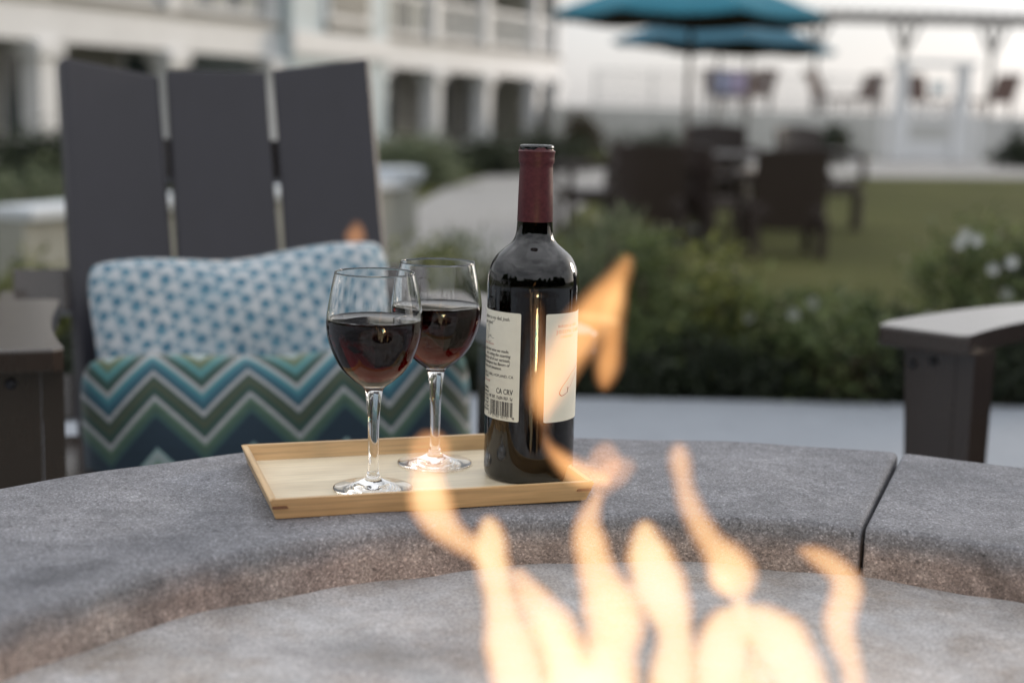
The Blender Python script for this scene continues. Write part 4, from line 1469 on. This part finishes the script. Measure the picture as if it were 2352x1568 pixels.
lp0 = lounger()
GL = 'brown sun loungers on the pool deck'
for i, (px, Y, a, lab) in enumerate(((1735, 44.5, -38, 'brown lounger with raised back right of the umbrella poles, on the pool deck'),
                                     (1905, 44.5, 52, 'brown lounger leaning left on the deck, between umbrella and white gate'),
                                     (1982, 46.5, -50, 'small low brown lounger just left of the white gate'),
                                     (2106, 46, 0, 'brown lounger seen through the white gate opening'),
                                     (2288, 44.0, -52, 'brown lounger with high curved back right of the white gate'),
                                     (1655, 45.5, 10, 'lounger draped with a blue towel, between the umbrella poles'),
                                     (1694, 45.8, -10, 'lounger draped with a lilac towel, between the umbrella poles'))):
    o = lp0 if i == 0 else copy_tree(lp0)
    o.scale = (1.3, 1.3, 1.25)
    o.location = (at(px, 200, Y).x, Y, DZ - .02); o.rotation_euler = (0, 0, R(a))
    tag(o, lab, 'lounger', GL)
    if i >= 5:
        bm = NB()
        box(bm, (0, 0, 0), (.5, .03, .85), bevel=.01)
        t_ = build('beach_towel', bm, M['bluegrey' if i == 5 else 'lilac'])
        t_.location = Vector(o.location) + Vector((0, -.12, .80)); t_.rotation_euler = (R(-8), 0, R(a))
        tag(t_, 'blue-grey towel hanging over a lounger back' if i == 5 else 'lilac towel hanging over a lounger back', 'towel')

pg = empty('pergola', (0, 47, DZ), 0, 'long thin timber pergola on slim posts beyond the pool deck', 'pergola')
zb = at(2100, 46, 47).z - DZ
for px in (1876, 2078, 2280, 2490):
    x = at(px, 100, 47).x
    bm = NB(); bar(bm, (x, 0, 0), (x, 0, zb), .13, .13); build('post', bm, M['perg'], pg)
    for s in (-1, 1):
        bm = NB(); bar(bm, (x + s * .06, 0, zb - .95), (x + s * .48, 0, zb - .05), .10, .12); build('brace', bm, M['perg'], pg)
xa, xb = at(1840, 46, 47).x, at(2700, 46, 47).x
for dy in (-.0, 2.2):
    bm = NB(); bar(bm, (xa, dy, zb + .06), (xb, dy, zb + .06), .06, .14); build('beam', bm, M['perg'], pg)
k = 0
x = xa
while x < xb:
    bm = NB(); box(bm, (x, 1.1, zb + .19), (.07, 3.0, .12)); build('rafter', bm, M['perg'], pg); x += .42

gz0 = -.2
gY = 37.0
gl, gr = at(2068, 250, gY).x, at(2208, 250, gY).x
gt = empty('gate', ((gl + gr) / 2, gY, gz0), 0, 'white wooden arbour gate standing before the pool deck', 'gate')
gh = at(2130, 152, gY).z - gz0
hw = (gr - gl) / 2
for s in (-1, 1):
    bm = NB(); box(bm, (s * hw, 0, gh / 2), (.30, .30, gh)); build('post', bm, M['white'], gt)
    bm = NB(); box(bm, (s * hw, 0, .68), (.40, .40, 1.3), bevel=.01); build('plinth', bm, M['white'], gt)
bm = NB(); box(bm, (0, 0, gh + .06), (2 * hw + .6, .36, .12)); build('lintel', bm, M['white'], gt)
bm = NB(); box(bm, (0, 0, .28), (2 * hw - .42, .08, .52)); build('lower_panel', bm, M['white'], gt)
for z in (1.02, 1.35):
    bm = NB(); bar(bm, (-hw + .2, 0, z), (hw - .2, 0, z), .08, .09); build('gate_rail', bm, M['white'], gt)
for k in range(5):
    bm = NB(); x = -hw + .35 + k * (2 * hw - .7) / 4
    bar(bm, (x, 0, 1.06), (x, 0, 1.31), .05, .05); build('baluster', bm, M['white'], gt)
bm = NB(); box(bm, (.15, .0, gh - .55), (.36, .06, .30)); build('hanging_sign', bm, M['white_blue'], gt)
for px, lab in ((2028, 'white fence post left of the gate'), (2245, 'white fence post right of the gate')):
    b = at(px, 300, gY + .5)
    o_ = empty('fence_post', (b.x, gY + .5, gz0), 0, lab, 'post', 'white posts beside the gate')
    bm = NB(); box(bm, (0, 0, .58), (.16, .16, 1.16)); build('shaft', bm, M['white'], o_)
    bm = NB(); box(bm, (0, 0, 1.19), (.22, .22, .06), bevel=.01); build('post_cap', bm, M['white'], o_)

# ------------------------------------------------------------------ building on the left
B0 = Vector((-8.1, 25.0, 0)); B1 = Vector((1.35, 47.0, 0))
bd = (B1 - B0); BL = bd.length; ba = math.atan2(bd.y, bd.x)
hb = empty('hotel_building', (B0.x, B0.y, -.25), ba, 'white balconied hotel wing with columns along the upper left', 'building')
def B_at(px):
    t = (px - 1176) / PF
    return (t * B0.y - B0.x) / (bd.x - t * bd.y) * BL
S0, S1 = -5.5, BL - .35
Z1, Z2 = 2.08, 2.72        # underside and top of the fascia, from the building's ground
def part(name, c, s, mat, parent=None, bevel=0):
    bm = NB(); box(bm, c, s, bevel=bevel); return build(name, bm, mat, parent or hb)
part('back_wall', ((S0 + S1) / 2, 2.6, 3.0), (S1 - S0, .2, 6.0), M['taupe'])
part('end_wall', (S1 - .1, 1.3, 3.0), (.2, 2.4, 6.0), M['cream'])
part('floor_slab', ((S0 + S1) / 2, 1.25, Z2 + .06), (S1 - S0, 2.9, .12), M['taupe'])
part('fascia', ((S0 + S1) / 2, -.02, (Z1 + Z2) / 2), (S1 - S0, .25, Z2 - Z1), M['white'])
part('ground_slab', ((S0 + S1) / 2, 1.2, .05), (S1 - S0, 3.0, .2), M['retain'])
part('roof', ((S0 + S1) / 2, 1.3, 6.1), (S1 - S0 + 1, 4.2, .3), M['white'])
cols = [B_at(p) for p in (-170, 92, 385, 612, 850, 980, 1095, 1207)] + [S1 - .2]
for k, s in enumerate(cols):
    w = .42
    c_ = part('column', (s, 0.0, (Z1 + .1) / 2 + .04), (w, w, Z1 - .14), M['white'])
    part('capital', (s, 0, Z1 - .14), (w + .22, w + .2, .22), M['white'], c_)
    part('upper_column', (s, 0.02, (Z2 + 5.9) / 2), (w * .8, w * .8, 5.9 - Z2), M['white'])
T0, T1 = B_at(628), B_at(846)
for a, b in zip(cols, cols[1:]):
    if a > T0 - 1.0 and b < T1 + .8: continue
    a_, b_ = a + .2, b - .2
    L = b_ - a_
    for nm, z, hgt in (('bottom_rail', Z2 + .24, .10), ('top_rail', Z2 + 1.16, .12)):
        part(nm, ((a_ + b_) / 2, .02, z), (L, .09, hgt), M['white'])
    npan = max(2, round(L / 1.1))
    for q in range(npan):
        pa_, pb_ = a_ + L * q / npan, a_ + L * (q + 1) / npan
        part('rail_panel', ((pa_ + pb_) / 2, .05, Z2 + .70), (pb_ - pa_ - .5, .03, .78), M['cream'])
        bm = NB()
        for w_ in range(5):
            x = pa_ + (pb_ - pa_) * w_ / 4
            bar(bm, (x, .01, Z2 + .28), (x, .01, Z2 + 1.12), .05, .05)
        build('balusters', bm, M['white'], hb)
    # doors and windows at the back of the loggias
    mid = (a_ + b_) / 2
    d_ = part('door', (mid + L * .12, 2.46, 1.15), (1.0, .08, 2.0), M['white'])
    part('pane', (mid + L * .12, 2.40, 1.2), (.8, .05, 1.7), M['pane'], d_)
    w_ = part('window', (mid - L * .25, 2.46, 4.1), (1.3, .08, 1.5), M['white'])
    part('pane', (mid - L * .25, 2.40, 4.1), (1.12, .05, 1.32), M['pane'], w_)
# stair tower bay, white paint with its bluish shade put into the colour
tw = part('tower', ((T0 + T1) / 2, .9, 3.0), (T1 - T0, 2.6, 6.0), M['white_blue'])
part('tower_band', ((T0 + T1) / 2, -.45, 2.45), (T1 - T0 + .1, .12, .5), M['white'], tw)
wt = part('tower_window', ((T0 + T1) / 2 + .2, -.44, 3.75), (2.0, .1, 1.5), M['white'], tw)
part('tower_pane', ((T0 + T1) / 2 + .2, -.50, 3.75), (1.7, .05, 1.2), M['taupe'], tw)
part('tower_louvre', ((T0 + T1) / 2 + .2, -.47, 2.86), (2.0, .1, .22), M['taupe'], tw)

# ------------------------------------------------------------------ wood behind the photographer (seen only as a reflection in the bottle)
rng = random.Random(5)
V, F = [], []
for k in range(26):
    a = R(-165 + k * 330 / 25 * .62 + 60) if False else R(100 + k * 170 / 25)
    rr = rng.uniform(13, 19)
    cx, cyy = rr * math.cos(a + R(85)) , rr * math.sin(a + R(85))
    hh = rng.uniform(2.6, 4.6)
    for i in range(1500):
        t_ = rng.random() ** .8
        wdt = (1.9 * (1 - t_ ** 2.2) + .25) * rng.uniform(.8, 1.1)
        th = rng.uniform(0, 2 * PI)
        p = Vector((cx + wdt * math.cos(th) * rng.random() ** .5, cyy + wdt * math.sin(th) * rng.random() ** .5, .3 + hh * t_))
        d_ = Vector((rng.gauss(0, 1), rng.gauss(0, 1), rng.gauss(0, 1))).normalized()
        q = d_.cross(Vector((rng.gauss(0, 1), rng.gauss(0, 1), rng.gauss(0, 1)))).normalized()
        L = rng.uniform(.35, .65)
        o_ = len(V)
        V += [p, p + d_ * L * .5 + q * L * .3, p + d_ * L, p + d_ * L * .5 - q * L * .3]
        F.append((o_, o_ + 1, o_ + 2, o_ + 3))
    o_ = len(V)
    for s in ((-.16, -.16), (.16, -.16), (.16, .16), (-.16, .16)): V.append(Vector((cx + s[0], cyy + s[1], -.3)))
    for s in ((-.06, -.06), (.06, -.06), (.06, .06), (-.06, .06)): V.append(Vector((cx + s[0], cyy + s[1], hh * .8)))
    for i in range(4): F.append((o_ + i, o_ + (i + 1) % 4, o_ + 4 + (i + 1) % 4, o_ + 4 + i))
o = raw('woodland', V, F, M['leaf_d'])
tag(o, 'dark belt of trees mirrored in the shoulder of the bottle', 'trees', None, 'stuff')
